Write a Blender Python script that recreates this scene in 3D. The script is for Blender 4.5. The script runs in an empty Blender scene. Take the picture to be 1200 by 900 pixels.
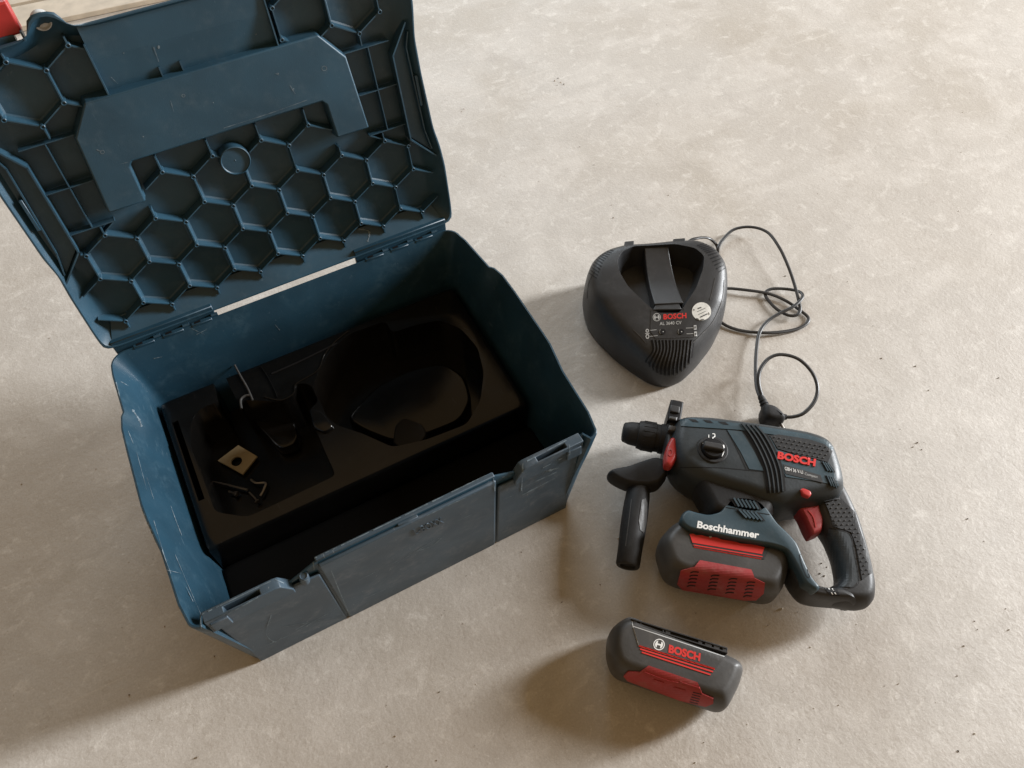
import bpy, bmesh, math, random
from mathutils import Vector, Matrix, Euler
from mathutils.bvhtree import BVHTree
from mathutils.geometry import tessellate_polygon
R = math.radians
random.seed(7)
scene = bpy.context.scene
COL = scene.collection

# ------------------------------------------------------------------ camera
CAMLOC = Vector((0.16712, -0.32277, 0.91148))
CAMROT = Euler((0.591148, 0.003376, -0.491222), 'XYZ')
F = 903.7                       # focal length in pixels of the 1200 px wide photo
cd = bpy.data.cameras.new('camera'); cam = bpy.data.objects.new('camera', cd)
COL.objects.link(cam); scene.camera = cam
cam.location = CAMLOC; cam.rotation_euler = CAMROT
cd.sensor_width = 36; cd.lens = 36 * F / 1200; cd.clip_start = 0.02; cd.clip_end = 60

# ------------------------------------------------------------------ light
w = bpy.data.worlds.new('World'); scene.world = w; w.use_nodes = True
bg = w.node_tree.nodes['Background']
bg.inputs[0].default_value = (1.0, 0.68, 0.36, 1); bg.inputs[1].default_value = 0.31

def area_light(name, az, el, dist, sx, sy, power, col):
    l = bpy.data.lights.new(name, 'AREA'); l.shape = 'RECTANGLE'; l.size = sx; l.size_y = sy
    l.energy = power; l.color = col
    o = bpy.data.objects.new(name, l); COL.objects.link(o)
    t = Vector((0.45, 0.05, 0.05))
    d = Vector((math.cos(R(az)) * math.cos(R(el)), math.sin(R(az)) * math.cos(R(el)), math.sin(R(el))))
    o.location = t + d * dist
    o.rotation_euler = d.to_track_quat('Z', 'Y').to_euler()
    return o
area_light('window_daylight', -9, 18, 7.0, 0.9, 3.2, 1110, (0.96, 0.98, 1.0))
area_light('back_fill_light', 78, 28, 4.2, 3.2, 1.8, 100, (0.78, 0.90, 1.0))  # unseen soft fill added behind the case to brighten the far floor
scene.view_settings.view_transform = 'Standard'; scene.view_settings.look = 'None'
scene.view_settings.exposure = 0.0; scene.view_settings.gamma = 1
scene.render.engine = 'CYCLES'

# ------------------------------------------------------------------ helpers
RM = CAMROT.to_matrix()
def ray(px, py): return (RM @ Vector(((px - 600) / F, -(py - 450) / F, -1))).normalized()
def U(px, py, z=0.0):
    d = ray(px, py); return CAMLOC + d * ((z - CAMLOC.z) / d.z)
def UY(px, py, Y):
    d = ray(px, py); return CAMLOC + d * ((Y - CAMLOC.y) / d.y)

OFF = {}                        # world offset of every object that can be a parent
def thing(name, label, cat, loc=(0, 0, 0), group=None):
    o = bpy.data.objects.new(name, None); COL.objects.link(o); o.location = loc
    o.empty_display_size = 0.02
    o['label'] = label; o['category'] = cat
    if group: o['group'] = group
    OFF[o] = Vector(loc); return o
def link(name, me, mat, parent=None, smooth=True, bevel=0, seg=2, auto=True):
    o = bpy.data.objects.new(name, me); COL.objects.link(o)
    if mat and not me.materials: me.materials.append(mat)
    if parent: o.parent = parent
    OFF[o] = OFF[parent] if parent else Vector((0, 0, 0))
    if smooth:
        for p in me.polygons: p.use_smooth = True
        if auto: me.set_sharp_from_angle(angle=R(38))
    if bevel:
        m = o.modifiers.new('bevel', 'BEVEL'); m.width = bevel; m.segments = seg; m.limit_method = 'ANGLE'; m.angle_limit = R(35)
        m.harden_normals = False
    return o
def mesh(name, V, Fs, mat, parent=None, **k):
    off = OFF[parent] if parent else Vector((0, 0, 0))
    me = bpy.data.meshes.new(name)
    me.from_pydata([tuple(Vector(v) - off) for v in V], [], Fs); 
    bm = bmesh.new(); bm.from_mesh(me); bmesh.ops.recalc_face_normals(bm, faces=bm.faces); bm.to_mesh(me); bm.free()
    me.update()
    return link(name, me, mat, parent, **k)
def bvh(*objs):
    V = []; P = []
    dg = bpy.context.evaluated_depsgraph_get(); dg.update()
    for o in objs:
        ev = o.evaluated_get(dg); me = ev.to_mesh(); n = len(V)
        V += [v.co + OFF[o] for v in me.vertices]; P += [[i + n for i in p.vertices] for p in me.polygons]
        ev.to_mesh_clear()
    return BVHTree.FromPolygons(V, P)
def sarea(p): return sum(p[i][0] * p[(i + 1) % len(p)][1] - p[(i + 1) % len(p)][0] * p[i][1] for i in range(len(p))) / 2
def ccw(p): return p if sarea(p) > 0 else p[::-1]
def inset(p, d):
    n = len(p); out = []
    for i in range(n):
        a, b, c = Vector(p[i - 1][:2]), Vector(p[i][:2]), Vector(p[(i + 1) % n][:2])
        e1 = (b - a).normalized(); e2 = (c - b).normalized()
        n1 = Vector((-e1.y, e1.x)); n2 = Vector((-e2.y, e2.x)); m = n1 + n2
        if m.length < 1e-4: m = n1.copy()
        m.normalize(); k = max(m.dot(n1), 0.5)
        out.append((b.x + m.x * d / k, b.y + m.y * d / k))
    return out
def safe_inset(p):
    """returns f(d): the outline moved inwards by d, never past the middle of a narrow place"""
    n = len(p); Nn = []; lim = []
    q = [Vector(a[:2]) for a in p]
    for i in range(n):
        e1 = (q[i] - q[i - 1]).normalized(); e2 = (q[(i + 1) % n] - q[i]).normalized(); m = Vector((-e1.y - e2.y, e1.x + e2.x))
        Nn.append(m.normalized() if m.length > 1e-6 else Vector((-e1.y, e1.x)))
    for i in range(n):
        best = 1.0; o, d = q[i], Nn[i]
        for j in range(n):
            a, b = q[j], q[(j + 1) % n]
            if j == i or (j + 1) % n == i: continue
            e = b - a; den = d.x * e.y - d.y * e.x
            if abs(den) < 1e-9: continue
            t = ((a.x - o.x) * e.y - (a.y - o.y) * e.x) / den; u = ((a.x - o.x) * d.y - (a.y - o.y) * d.x) / den
            if t > 1e-5 and -0.001 <= u <= 1.001: best = min(best, t)
        lim.append(best * 0.40)
    for _ in range(3): lim = [min(lim[i], (lim[i - 1] + lim[i] + lim[(i + 1) % n]) / 3) for i in range(n)]
    f_ = lambda d: [(q[i].x + Nn[i].x * min(d, lim[i]), q[i].y + Nn[i].y * min(d, lim[i])) for i in range(n)]
    f_.lims = lim
    return f_
def inset_seq(p, ds):
    """outline moved inwards step by step, kept even on the way so that it never crosses itself; one ring per distance"""
    q = [Vector(a[:2]) for a in p]; n = len(q); ds = sorted(set(ds)); out = {}; cur = 0.0
    base = safe_inset(p).lims; lim = list(base); moved = [0.0] * n
    for d in ds:
        while cur < d - 1e-9:
            st = min(0.0005, d - cur); cur += st
            N_ = []
            for i in range(n):
                e = q[(i + 1) % n] - q[i - 1]; e = e.normalized() if e.length > 1e-9 else Vector((1, 0)); N_.append(Vector((-e.y, e.x)))
            for i in range(n):
                if moved[i] < lim[i]: q[i] = q[i] + N_[i] * st; moved[i] += st
            for _ in range(2):
                r_ = []
                for i in range(n):
                    a = (q[i - 1] + q[(i + 1) % n]) / 2 - q[i]; nn = N_[i] * a.dot(N_[i]); r_.append(q[i] + (a - nn) * 0.5 + nn * 0.16)
                q = r_
        out[d] = [(v.x, v.y) for v in q]
    return lambda d: out[d]
def resample(p, step, closed=True, smooth=0):
    p = [Vector(q[:2]) for q in p]; out = []
    n = len(p)
    for i in range(n if closed else n - 1):
        a, b = p[i], p[(i + 1) % n]; k = max(1, int(round((b - a).length / step)))
        for j in range(k): out.append(a.lerp(b, j / k))
    if not closed: out.append(p[-1])
    for _ in range(smooth):
        m = len(out); out = [(out[i - 1] + out[i] * 2 + out[(i + 1) % m]) / 4 if (closed or 0 < i < m - 1) else out[i] for i in range(m)]
    return [(q.x, q.y) for q in out]
def loft(name, rings, mat, parent=None, cap0=True, cap1=True, closed=False, **k):
    V = []; Fs = []; n = len(rings[0])
    for r_ in rings: V += list(r_)
    m = len(rings)
    for i in range(m if closed else m - 1):
        for j in range(n):
            a = i * n + j; b = i * n + (j + 1) % n; c = ((i + 1) % m) * n + (j + 1) % n; d = ((i + 1) % m) * n + j
            Fs.append((a, b, c, d))
    if cap0: Fs.append(tuple(range(n))[::-1])
    if cap1: Fs.append(tuple((m - 1) * n + j for j in range(n)))
    return mesh(name, V, Fs, mat, parent, **k)
def sil_outline(outline, z0, z1, ri, rz, step, sm):
    """plan outline (greatest extent) of a rounded solid whose seen contour is the given one"""
    q = ccw(resample(outline, step * 1000, True, sm)) if sarea(outline) > 0 else ccw(resample(outline[::-1], step * 1000, True, sm))
    zm = (z0 + z1) / 2; W3 = [U(x, y, zm) for x, y in q]
    P2 = [v.xy for v in W3]
    if sarea([tuple(v) for v in P2]) < 0: q = q[::-1]; P2 = P2[::-1]; W3 = W3[::-1]
    n = len(q); zz = []; oo = []; nn_ = []
    for i in range(n):
        e = (P2[(i + 2) % n] - P2[i - 2]).normalized(); no = Vector((e.y, -e.x)); nn_.append(no)
        d = ray(*q[i]); tn = no.dot(d.xy) / abs(d.z)
        t = math.atan2(rz * abs(tn), ri)
        z = (z1 - rz) + rz * math.sin(t) if tn > 0 else (z0 + rz) - rz * math.sin(t)
        k = min(1, abs(tn) / 0.3); zz.append(zm + (z - zm) * k); oo.append(ri * (1 - math.cos(t)) * k)
    for _ in range(24):
        zz = [(zz[i - 1] + 2 * zz[i] + zz[(i + 1) % n]) / 4 for i in range(n)]; oo = [(oo[i - 1] + 2 * oo[i] + oo[(i + 1) % n]) / 4 for i in range(n)]
    out = []
    for i in range(n):
        p = U(*q[i], zz[i]).xy + nn_[i] * oo[i]; out.append((p.x, p.y))
    out = [((out[i - 1][0] + 2 * out[i][0] + out[(i + 1) % n][0]) / 4, (out[i - 1][1] + 2 * out[i][1] + out[(i + 1) % n][1]) / 4) for i in range(n)]
    return out
def slab(name, outline, z0, z1, ri, rz, mat, parent, seg=5, step=0.003, sm=2, px=True, zm=None, riB=None, dome=0, sil=False, **k):
    """solid with a traced plan outline, real thickness and rounded upper and lower edges"""
    zm = (z0 + z1) / 2 if zm is None else zm
    if sil: P = ccw(sil_outline(outline, z0, z1, ri, rz, step, sm))
    else:
        P = [U(x, y, zm).xy for x, y in outline] if px else outline
        P = ccw(resample(P, step, True, sm))
    rings = []
    riB = ri if riB is None else riB
    k1 = [riB * (1 - math.sin(math.pi / 2 * i / seg)) for i in range(seg + 1)]; k2 = [ri * (1 - math.cos(math.pi / 2 * i / seg)) for i in range(seg + 1)]
    k1 = [round(a, 7) for a in k1]; k2 = [round(a, 7) for a in k2]
    sf = inset_seq(P, k1 + k2); inset = lambda P_, d_: sf(round(d_, 7))
    for i in range(seg + 1):
        t = math.pi / 2 * i / seg; q = inset(P, riB * (1 - math.sin(t)))
        rings.append([Vector((a, b, z0 + rz * (1 - math.cos(t)))) for a, b in q])
    for i in range(seg + 1):
        t = math.pi / 2 * i / seg; q = inset(P, ri * (1 - math.cos(t)))
        rings.append([Vector((a, b, z1 - dome - rz * (1 - math.sin(t)))) for a, b in q])
    if dome:
        for f_, g in ((0.010, 0.6), (0.018, 0.9)):
            q = inset(P, ri + f_); rings.append([Vector((a, b, z1 - dome * (1 - g))) for a, b in q])
    return loft(name, rings, mat, parent, **k)
def prism(name, pts, z0, z1, mat, parent, **k):     # pts are xy
    p = ccw([tuple(q[:2]) for q in pts]); n = len(p)
    V = [Vector((a, b, z0)) for a, b in p] + [Vector((a, b, z1)) for a, b in p]
    Fs = [tuple(range(n))[::-1], tuple(range(n, 2 * n))] + [(i, (i + 1) % n, n + (i + 1) % n, n + i) for i in range(n)]
    return mesh(name, V, Fs, mat, parent, **k)
def boxv(x0, x1, y0, y1, z0, z1):
    return [Vector(v) for v in ((x0, y0, z0), (x1, y0, z0), (x1, y1, z0), (x0, y1, z0), (x0, y0, z1), (x1, y0, z1), (x1, y1, z1), (x0, y1, z1))]
BF = [(0, 3, 2, 1), (4, 5, 6, 7), (0, 1, 5, 4), (1, 2, 6, 5), (2, 3, 7, 6), (3, 0, 4, 7)]
def box(name, x0, x1, y0, y1, z0, z1, mat, parent, M=None, **k):
    V = boxv(x0, x1, y0, y1, z0, z1)
    if M is not None: V = [M(v) for v in V]
    return mesh(name, V, BF, mat, parent, **k)
def boolean(o, cutters, mode='DIFFERENCE'):
    for c in cutters:
        m = o.modifiers.new('b', 'BOOLEAN'); m.object = c; m.operation = mode; m.solver = 'EXACT'
        c.location = -OFF[c] + OFF[c]
    dg = bpy.context.evaluated_depsgraph_get(); dg.update()
    me = bpy.data.meshes.new_from_object(o.evaluated_get(dg)); o.modifiers.clear(); o.data = me
    for c in cutters: bpy.data.objects.remove(c)
    for p in me.polygons: p.use_smooth = True
    me.set_sharp_from_angle(angle=R(38))
def catmull(P, sub=8, closed=False):
    out = []; n = len(P)
    for i in range(n if closed else n - 1):
        if closed: p0, p1, p2, p3 = P[i - 1], P[i], P[(i + 1) % n], P[(i + 2) % n]
        else: p0, p1, p2, p3 = P[max(i - 1, 0)], P[i], P[i + 1], P[min(i + 2, n - 1)]
        for j in range(sub):
            t = j / sub
            out.append(0.5 * ((2 * p1) + (-p0 + p2) * t + (2 * p0 - 5 * p1 + 4 * p2 - p3) * t * t + (-p0 + 3 * p1 - 3 * p2 + p3) * t ** 3))
    if not closed: out.append(P[-1])
    return out
def tube(name, P, rad, mat, parent, n=10, sub=8, flat=1.0, **k):
    C_ = catmull([Vector(p) for p in P], sub) if sub > 1 else [Vector(p) for p in P]
    rr = rad if callable(rad) else (lambda t: rad)
    rings = []
    for i, c in enumerate(C_):
        t = (C_[min(i + 1, len(C_) - 1)] - C_[max(i - 1, 0)]).normalized()
        s = t.cross(Vector((0, 0, 1)))
        s = s.normalized() if s.length > 1e-3 else Vector((1, 0, 0))
        u = s.cross(t).normalized(); r_ = rr(i / (len(C_) - 1))
        rings.append([c + s * math.cos(2 * math.pi * a / n) * r_ + u * math.sin(2 * math.pi * a / n) * r_ * flat for a in range(n)])
    return loft(name, rings, mat, parent, **k)
def lathe(name, prof, origin, axis, mat, parent, n=32, up=(0, 0, 1), **k):   # prof: (distance along axis, radius)
    ax = Vector(axis).normalized(); s = ax.cross(Vector(up)).normalized() if abs(ax.dot(Vector(up))) < 0.99 else Vector((1, 0, 0))
    u = s.cross(ax); o = Vector(origin)
    rings = [[o + ax * d + (s * math.cos(2 * math.pi * a / n) + u * math.sin(2 * math.pi * a / n)) * r_ for a in range(n)] for d, r_ in prof]
    return loft(name, rings, mat, parent, **k)

# ---- surface marks: a flat figure laid on a real surface (found by a ray from the eye point), with real thickness
def lay(name, V2, F2, tree, mat, parent, off=0.0002, th=0.0, cut=0.012, ref=2.5, **k):
    if ref: V2, F2 = refine2(V2, F2, ref)
    P = []; ok = []
    for x, y in V2:
        hit, nor, _, _ = tree.ray_cast(CAMLOC, ray(x, y))
        if hit is None: P.append(Vector((0, 0, 0))); ok.append(False); nor_ = Vector((0, 0, 1))
        else: P.append(hit); ok.append(True)
    N = []
    for (x, y), o_ in zip(V2, ok):
        if not o_: N.append(Vector((0, 0, 1))); continue
        hit, nor, _, _ = tree.ray_cast(CAMLOC, ray(x, y)); nor = nor if nor.dot(ray(x, y)) < 0 else -nor
        N.append(nor)
    T = [p + n_ * (off + th) for p, n_ in zip(P, N)]
    Fs = []
    for f_ in F2:
        if not all(ok[i] for i in f_): continue
        if max((T[f_[i]] - T[f_[i - 1]]).length for i in range(len(f_))) > cut: continue
        Fs.append(tuple(f_))
    V = T
    if th > 0 and Fs:
        n = len(T); V = T + [p + n_ * (-0.0003) for p, n_ in zip(P, N)]
        ed = {}
        for f_ in Fs:
            for i in range(len(f_)):
                a, b = f_[i - 1], f_[i]; ed[(a, b)] = ed.get((a, b), 0) + 1
        side = [(a, b, b + n, a + n) for (a, b) in ed if (b, a) not in ed]
        Fs = Fs + side
    return mesh(name, V, Fs, mat, parent, smooth=False, **k)
def refine2(V2, F2, step):
    bm = bmesh.new(); vs = [bm.verts.new((x, y, 0)) for x, y in V2]
    for f_ in F2:
        try: bm.faces.new([vs[i] for i in f_])
        except ValueError: pass
    xs = [p[0] for p in V2]; ys = [p[1] for p in V2]
    for lo, hi, ax in ((min(xs), max(xs), 0), (min(ys), max(ys), 1)):
        t = lo + step
        while t < hi:
            co = (t, 0, 0) if ax == 0 else (0, t, 0); no = (1, 0, 0) if ax == 0 else (0, 1, 0)
            bmesh.ops.bisect_plane(bm, geom=bm.verts[:] + bm.edges[:] + bm.faces[:], plane_co=co, plane_no=no, dist=1e-4); t += step
    loose = [v for v in bm.verts if not v.link_faces]; bmesh.ops.delete(bm, geom=loose, context='VERTS')
    bm.verts.index_update(); V = [(v.co.x, v.co.y) for v in bm.verts]; Fs = [tuple(v.index for v in f_.verts) for f_ in bm.faces]; bm.free()
    return V, Fs
def grid_poly(poly, step=3.0):
    """a polygon in picture coordinates cut into small cells so that it can follow a curved surface"""
    bm = bmesh.new(); bm.faces.new([bm.verts.new((x, y, 0)) for x, y in poly])
    xs = [p[0] for p in poly]; ys = [p[1] for p in poly]
    for lo, hi, ax in ((min(xs), max(xs), 0), (min(ys), max(ys), 1)):
        t = lo + step
        while t < hi:
            co = (t, 0, 0) if ax == 0 else (0, t, 0); no = (1, 0, 0) if ax == 0 else (0, 1, 0)
            bmesh.ops.bisect_plane(bm, geom=bm.verts[:] + bm.edges[:] + bm.faces[:], plane_co=co, plane_no=no, dist=1e-4); t += step
    bmesh.ops.triangulate(bm, faces=bm.faces[:])
    bm.verts.ensure_lookup_table()
    V = [(v.co.x, v.co.y) for v in bm.verts]; Fs = [tuple(v.index for v in f_.verts) for f_ in bm.faces]; bm.free()
    return V, Fs
def patch(name, poly, tree, mat, parent, off=0.0002, th=0, step=3.0, **k):
    V, Fs = grid_poly(poly, step); return lay(name, V, Fs, tree, mat, parent, off, th, ref=0, **k)
def multi(figs):
    V = []; Fs = []
    for v, f_ in figs:
        n = len(V); V += v; Fs += [tuple(i + n for i in q) for q in f_]
    return V, Fs
def scuff(pts, wd=1.0):
    if callable(wd): wd = wd(.5)
    return strip2(pts, lambda t: wd * (0.15 + 0.85 * abs(math.sin(7.3 * t + pts[0][0])) * abs(math.sin(23 * t + pts[0][1]))), 12)
def strip2(pts, wd, sub=6):
    P = catmull([Vector((x, y, 0)) for x, y in pts], sub) if len(pts) > 2 else [Vector((*pts[0], 0)).lerp(Vector((*pts[1], 0)), i / 8) for i in range(9)]
    V = []; Fs = []
    for i, c in enumerate(P):
        t = (P[min(i + 1, len(P) - 1)] - P[max(i - 1, 0)]).normalized(); n_ = Vector((-t.y, t.x, 0))
        ww = wd(i / (len(P) - 1)) if callable(wd) else wd
        V += [((c + n_ * ww / 2).x, (c + n_ * ww / 2).y), ((c - n_ * ww / 2).x, (c - n_ * ww / 2).y)]
        if i: a = 2 * i; Fs.append((a - 2, a, a + 1, a - 1))
    return V, Fs
def disc2(cx, cy, rx, ry, n=20, r0=0):
    if r0:
        V = []; Fs = []
        for i in range(n):
            a = 2 * math.pi * i / n; V += [(cx + rx * math.cos(a), cy + ry * math.sin(a)), (cx + rx * r0 * math.cos(a), cy + ry * r0 * math.sin(a))]
            j = (i + 1) % n; Fs.append((2 * i, 2 * j, 2 * j + 1, 2 * i + 1))
        return V, Fs
    V = [(cx, cy)] + [(cx + rx * math.cos(2 * math.pi * i / n), cy + ry * math.sin(2 * math.pi * i / n)) for i in range(n)]
    return V, [(0, 1 + i, 1 + (i + 1) % n) for i in range(n)]
def text2(s, bl, br, tl, bold=0.0, space=1.0):
    cu = bpy.data.curves.new('t', 'FONT'); cu.body = s; cu.offset = bold; cu.resolution_u = 3; cu.space_character = space
    o = bpy.data.objects.new('t', cu); COL.objects.link(o)
    dg = bpy.context.evaluated_depsgraph_get(); dg.update()
    me = bpy.data.meshes.new_from_object(o.evaluated_get(dg))
    bm = bmesh.new(); bm.from_mesh(me)
    bmesh.ops.remove_doubles(bm, verts=bm.verts[:], dist=1e-4); bmesh.ops.triangulate(bm, faces=bm.faces[:])
    xs = [v.co.x for v in bm.verts]; ys = [v.co.y for v in bm.verts]
    x0, x1, y1 = min(xs), max(xs), max(ys); bm.verts.ensure_lookup_table()
    bl, br, tl = Vector(bl), Vector(br), Vector(tl)
    V = []
    for v in bm.verts:
        q = bl + (br - bl) * ((v.co.x - x0) / (x1 - x0)) + (tl - bl) * (v.co.y / y1); V.append((q.x, q.y))
    Fs = [tuple(v.index for v in f_.verts) for f_ in bm.faces]; bm.free()
    bpy.data.objects.remove(o); bpy.data.meshes.remove(me)
    return V, Fs
def logo2(cx, cy, r_, ang=0.0):
    """ring with an armature: two uprights joined by a bar, inside a circle"""
    figs = [disc2(cx, cy, r_, r_, 24, 0.84)]
    ca, sa = math.cos(ang), math.sin(ang)
    def q(*pts): return [(cx + (x * ca - y * sa) * r_, cy + (x * sa + y * ca) * r_) for x, y in pts]
    for s in (-1, 1):
        figs.append((q((s * .30, -.62), (s * .30, .62), (s * .52, .50), (s * .66, .25), (s * .70, 0), (s * .66, -.25), (s * .52, -.50)), [(0, 1, 2), (0, 2, 3), (0, 3, 4), (0, 4, 5), (0, 5, 6)]))
    figs.append((q((-.30, -.14), (.30, -.14), (.30, .14), (-.30, .14)), [(0, 1, 2, 3)]))
    return multi(figs)

# ------------------------------------------------------------------ materials
def mat(name, base, rough=0.5, spec=0.5, metal=0.0, dust=0.0, dustcol=(0.30, 0.28, 0.25), var=0.15, scratch=0.0, scratchcol=(0.25, 0.33, 0.38), bump=0.0, bscale=300, scale=14, wear=0.0):
    m = bpy.data.materials.new(name); m.use_nodes = True; nt = m.node_tree; N = nt.nodes; L = nt.links
    b = N['Principled BSDF']; b.inputs['Roughness'].default_value = rough; b.inputs['Metallic'].default_value = metal
    b.inputs['Specular IOR Level'].default_value = spec
    tc = N.new('ShaderNodeTexCoord'); geo = N.new('ShaderNodeNewGeometry')
    P = geo.outputs['Position']
    def noise(sc, det=4, dist=0, vec=P):
        n_ = N.new('ShaderNodeTexNoise'); n_.inputs['Scale'].default_value = sc; n_.inputs['Detail'].default_value = det; n_.inputs['Distortion'].default_value = dist; L.new(vec, n_.inputs['Vector']); return n_.outputs['Fac']
    def ramp(fac, a, b_, c0=(0, 0, 0, 1), c1=(1, 1, 1, 1)):
        r_ = N.new('ShaderNodeValToRGB'); r_.color_ramp.elements[0].position = a; r_.color_ramp.elements[1].position = b_
        r_.color_ramp.elements[0].color = c0; r_.color_ramp.elements[1].color = c1; L.new(fac, r_.inputs[0]); return r_.outputs[0]
    def mix(fac, a, b_, mode='MIX'):
        x = N.new('ShaderNodeMix'); x.data_type = 'RGBA'; x.blend_type = mode
        if hasattr(fac, 'links'): L.new(fac, x.inputs[0])
        else: x.inputs[0].default_value = fac
        for s, v in ((6, a), (7, b_)):
            if hasattr(v, 'links'): L.new(v, x.inputs[s])
            else: x.inputs[s].default_value = (*v[:3], 1)
        return x.outputs[2]
    def mul(a, v):
        x = N.new('ShaderNodeMath'); x.operation = 'MULTIPLY'; L.new(a, x.inputs[0])
        if hasattr(v, 'links'): L.new(v, x.inputs[1])
        else: x.inputs[1].default_value = v
        return x.outputs[0]
    lo = tuple(c * (1 - var) for c in base); hi = tuple(c * (1 + var) for c in base)
    c = ramp(noise(scale, 5), 0.35, 0.65, (*lo, 1), (*hi, 1))
    rv = N.new('ShaderNodeMapRange'); rv.inputs[3].default_value = rough - 0.07; rv.inputs[4].default_value = rough + 0.10; L.new(noise(scale * 3, 6), rv.inputs[0])
    L.new(rv.outputs[0], b.inputs['Roughness'])
    if dust:
        d = ramp(noise(22, 8, 1.5), 0.48, 0.78); d2 = ramp(noise(160, 6, 0), 0.35, 0.7)
        c = mix(mul(mul(d, d2), dust), c, dustcol)
    if wear:
        pw = ramp(geo.outputs['Pointiness'], 0.53, 0.60); c = mix(mul(mul(pw, ramp(noise(70, 5), 0.38, 0.62)), wear), c, scratchcol)
    if scratch:
        for k_, (rx, ry, rz, sx) in enumerate(((0.3, 0.2, 0.5, 1), (1.1, 0.7, -0.9, 1), (0.2, 1.4, 2.0, 1))):
            mp = N.new('ShaderNodeMapping'); mp.inputs['Rotation'].default_value = (rx, ry, rz); mp.inputs['Scale'].default_value = (420, 26, 160); L.new(P, mp.inputs[0])
            s = ramp(noise(1.0, 2, 0.4, mp.outputs[0]), 0.70, 0.78); g = ramp(noise(26 + 9 * k_, 4), 0.52, 0.66)
            c = mix(mul(mul(s, g), scratch), c, scratchcol)
        sp = ramp(noise(420, 2), 0.73, 0.78); c = mix(mul(sp, scratch * 0.6), c, scratchcol)
    L.new(c, b.inputs['Base Color'])
    if bump:
        bp = N.new('ShaderNodeBump'); bp.inputs['Strength'].default_value = bump; bp.inputs['Distance'].default_value = 0.0004
        L.new(noise(bscale, 3), bp.inputs['Height']); L.new(bp.outputs[0], b.inputs['Normal'])
    return m
M_CASE = mat('case_blue_plastic', (0.0135, 0.045, 0.073), 0.40, 0.5, dust=0.45, dustcol=(0.07, 0.13, 0.17), scratch=0.30, bump=0.25, bscale=900)
M_CASEF = mat('case_blue_plastic_scuffed_lit', (0.040, 0.066, 0.092), 0.50, 0.5, dust=0.6, dustcol=(0.16, 0.175, 0.195), scratch=0.7, scratchcol=(0.3, 0.33, 0.35), bump=0.3, bscale=900)  # scuffed, dusty front; cool light on it is put into the paler base
M_CASEL = mat('case_blue_plastic_lid', (0.020, 0.060, 0.095), 0.42, 0.5, dust=0.45, dustcol=(0.08, 0.12, 0.15), scratch=0.15, bump=0.2, bscale=900)
M_TRAY = mat('black_tray_plastic', (0.0038, 0.0035, 0.0032), 0.19, 0.42, dust=0.35, dustcol=(0.014, 0.012, 0.010), scratch=0.2, scratchcol=(0.1, 0.1, 0.1))
M_WELL = mat('shaded_well_black', (0.0025, 0.0025, 0.0025), 0.7, 0.12)  # tray black made darker and duller: the deep front well's shade as colour
M_BLACK = mat('black_plastic', (0.020, 0.020, 0.021), 0.48, 0.5, dust=0.25, dustcol=(0.09, 0.085, 0.08), bump=0.3)
M_DEEP = mat('deep_black_plastic', (0.006, 0.006, 0.007), 0.5, 0.3)
M_RUB = mat('black_rubber', (0.013, 0.013, 0.014), 0.60, 0.4, dust=0.3, dustcol=(0.07, 0.07, 0.065), bump=0.5)
M_GREY = mat('charcoal_plastic', (0.052, 0.051, 0.050), 0.45, 0.5, dust=0.4, dustcol=(0.14, 0.13, 0.12), scratch=0.2, scratchcol=(0.2, 0.2, 0.2), bump=0.3)
M_CHG = mat('charger_plastic', (0.022, 0.023, 0.025), 0.42, 0.5, dust=0.25, dustcol=(0.10, 0.10, 0.10), bump=0.45, bscale=1200)
M_TOOL = mat('tool_blue_plastic', (0.026, 0.052, 0.068), 0.45, 0.5, dust=0.3, dustcol=(0.12, 0.13, 0.13), bump=0.3)
M_TOOLD = mat('tool_dark_plastic', (0.020, 0.027, 0.032), 0.45, 0.5, dust=0.3, dustcol=(0.11, 0.11, 0.11), bump=0.4)
M_RED = mat('red_plastic', (0.42, 0.026, 0.024), 0.42, 0.5, dust=0.35, dustcol=(0.3, 0.14, 0.11), bump=0.2)
M_REDP = mat('red_print', (0.62, 0.035, 0.03), 0.45, 0.4, var=0.05)
M_REDD = mat('red_rubber_pad', (0.33, 0.035, 0.037), 0.55, 0.4, dust=0.7, dustcol=(0.32, 0.17, 0.15), bump=0.4)
M_PRINT = mat('white_print', (0.75, 0.75, 0.73), 0.5, 0.4, var=0.05)
M_GPRINT = mat('grey_print', (0.42, 0.42, 0.41), 0.5, 0.4, var=0.08)
M_STICK = mat('white_paper_sticker', (0.72, 0.72, 0.68), 0.6, 0.3, var=0.08, scale=300)
M_METAL = mat('dull_steel', (0.28, 0.26, 0.24), 0.42, 0.5, metal=1.0)
M_TAN = mat('brass_coloured_metal', (0.34, 0.27, 0.16), 0.45, 0.5, metal=0.3)
M_CORD = mat('cord_rubber', (0.028, 0.028, 0.029), 0.38, 0.5)
M_SCR = mat('scuff_and_highlight_plastic', (0.13, 0.17, 0.20), 0.6, 0.3, var=0.3, scale=200)
M_WOOD = mat('pale_board', (0.50, 0.43, 0.34), 0.6, 0.3, var=0.12, scale=30, dust=0.3)
M_CRUMB = mat('crumb', (0.22, 0.18, 0.14), 0.8, 0.2, var=0.5, scale=60)
M_CRUMBL = mat('pale_crumb', (0.62, 0.58, 0.52), 0.8, 0.2, var=0.3, scale=60)

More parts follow.
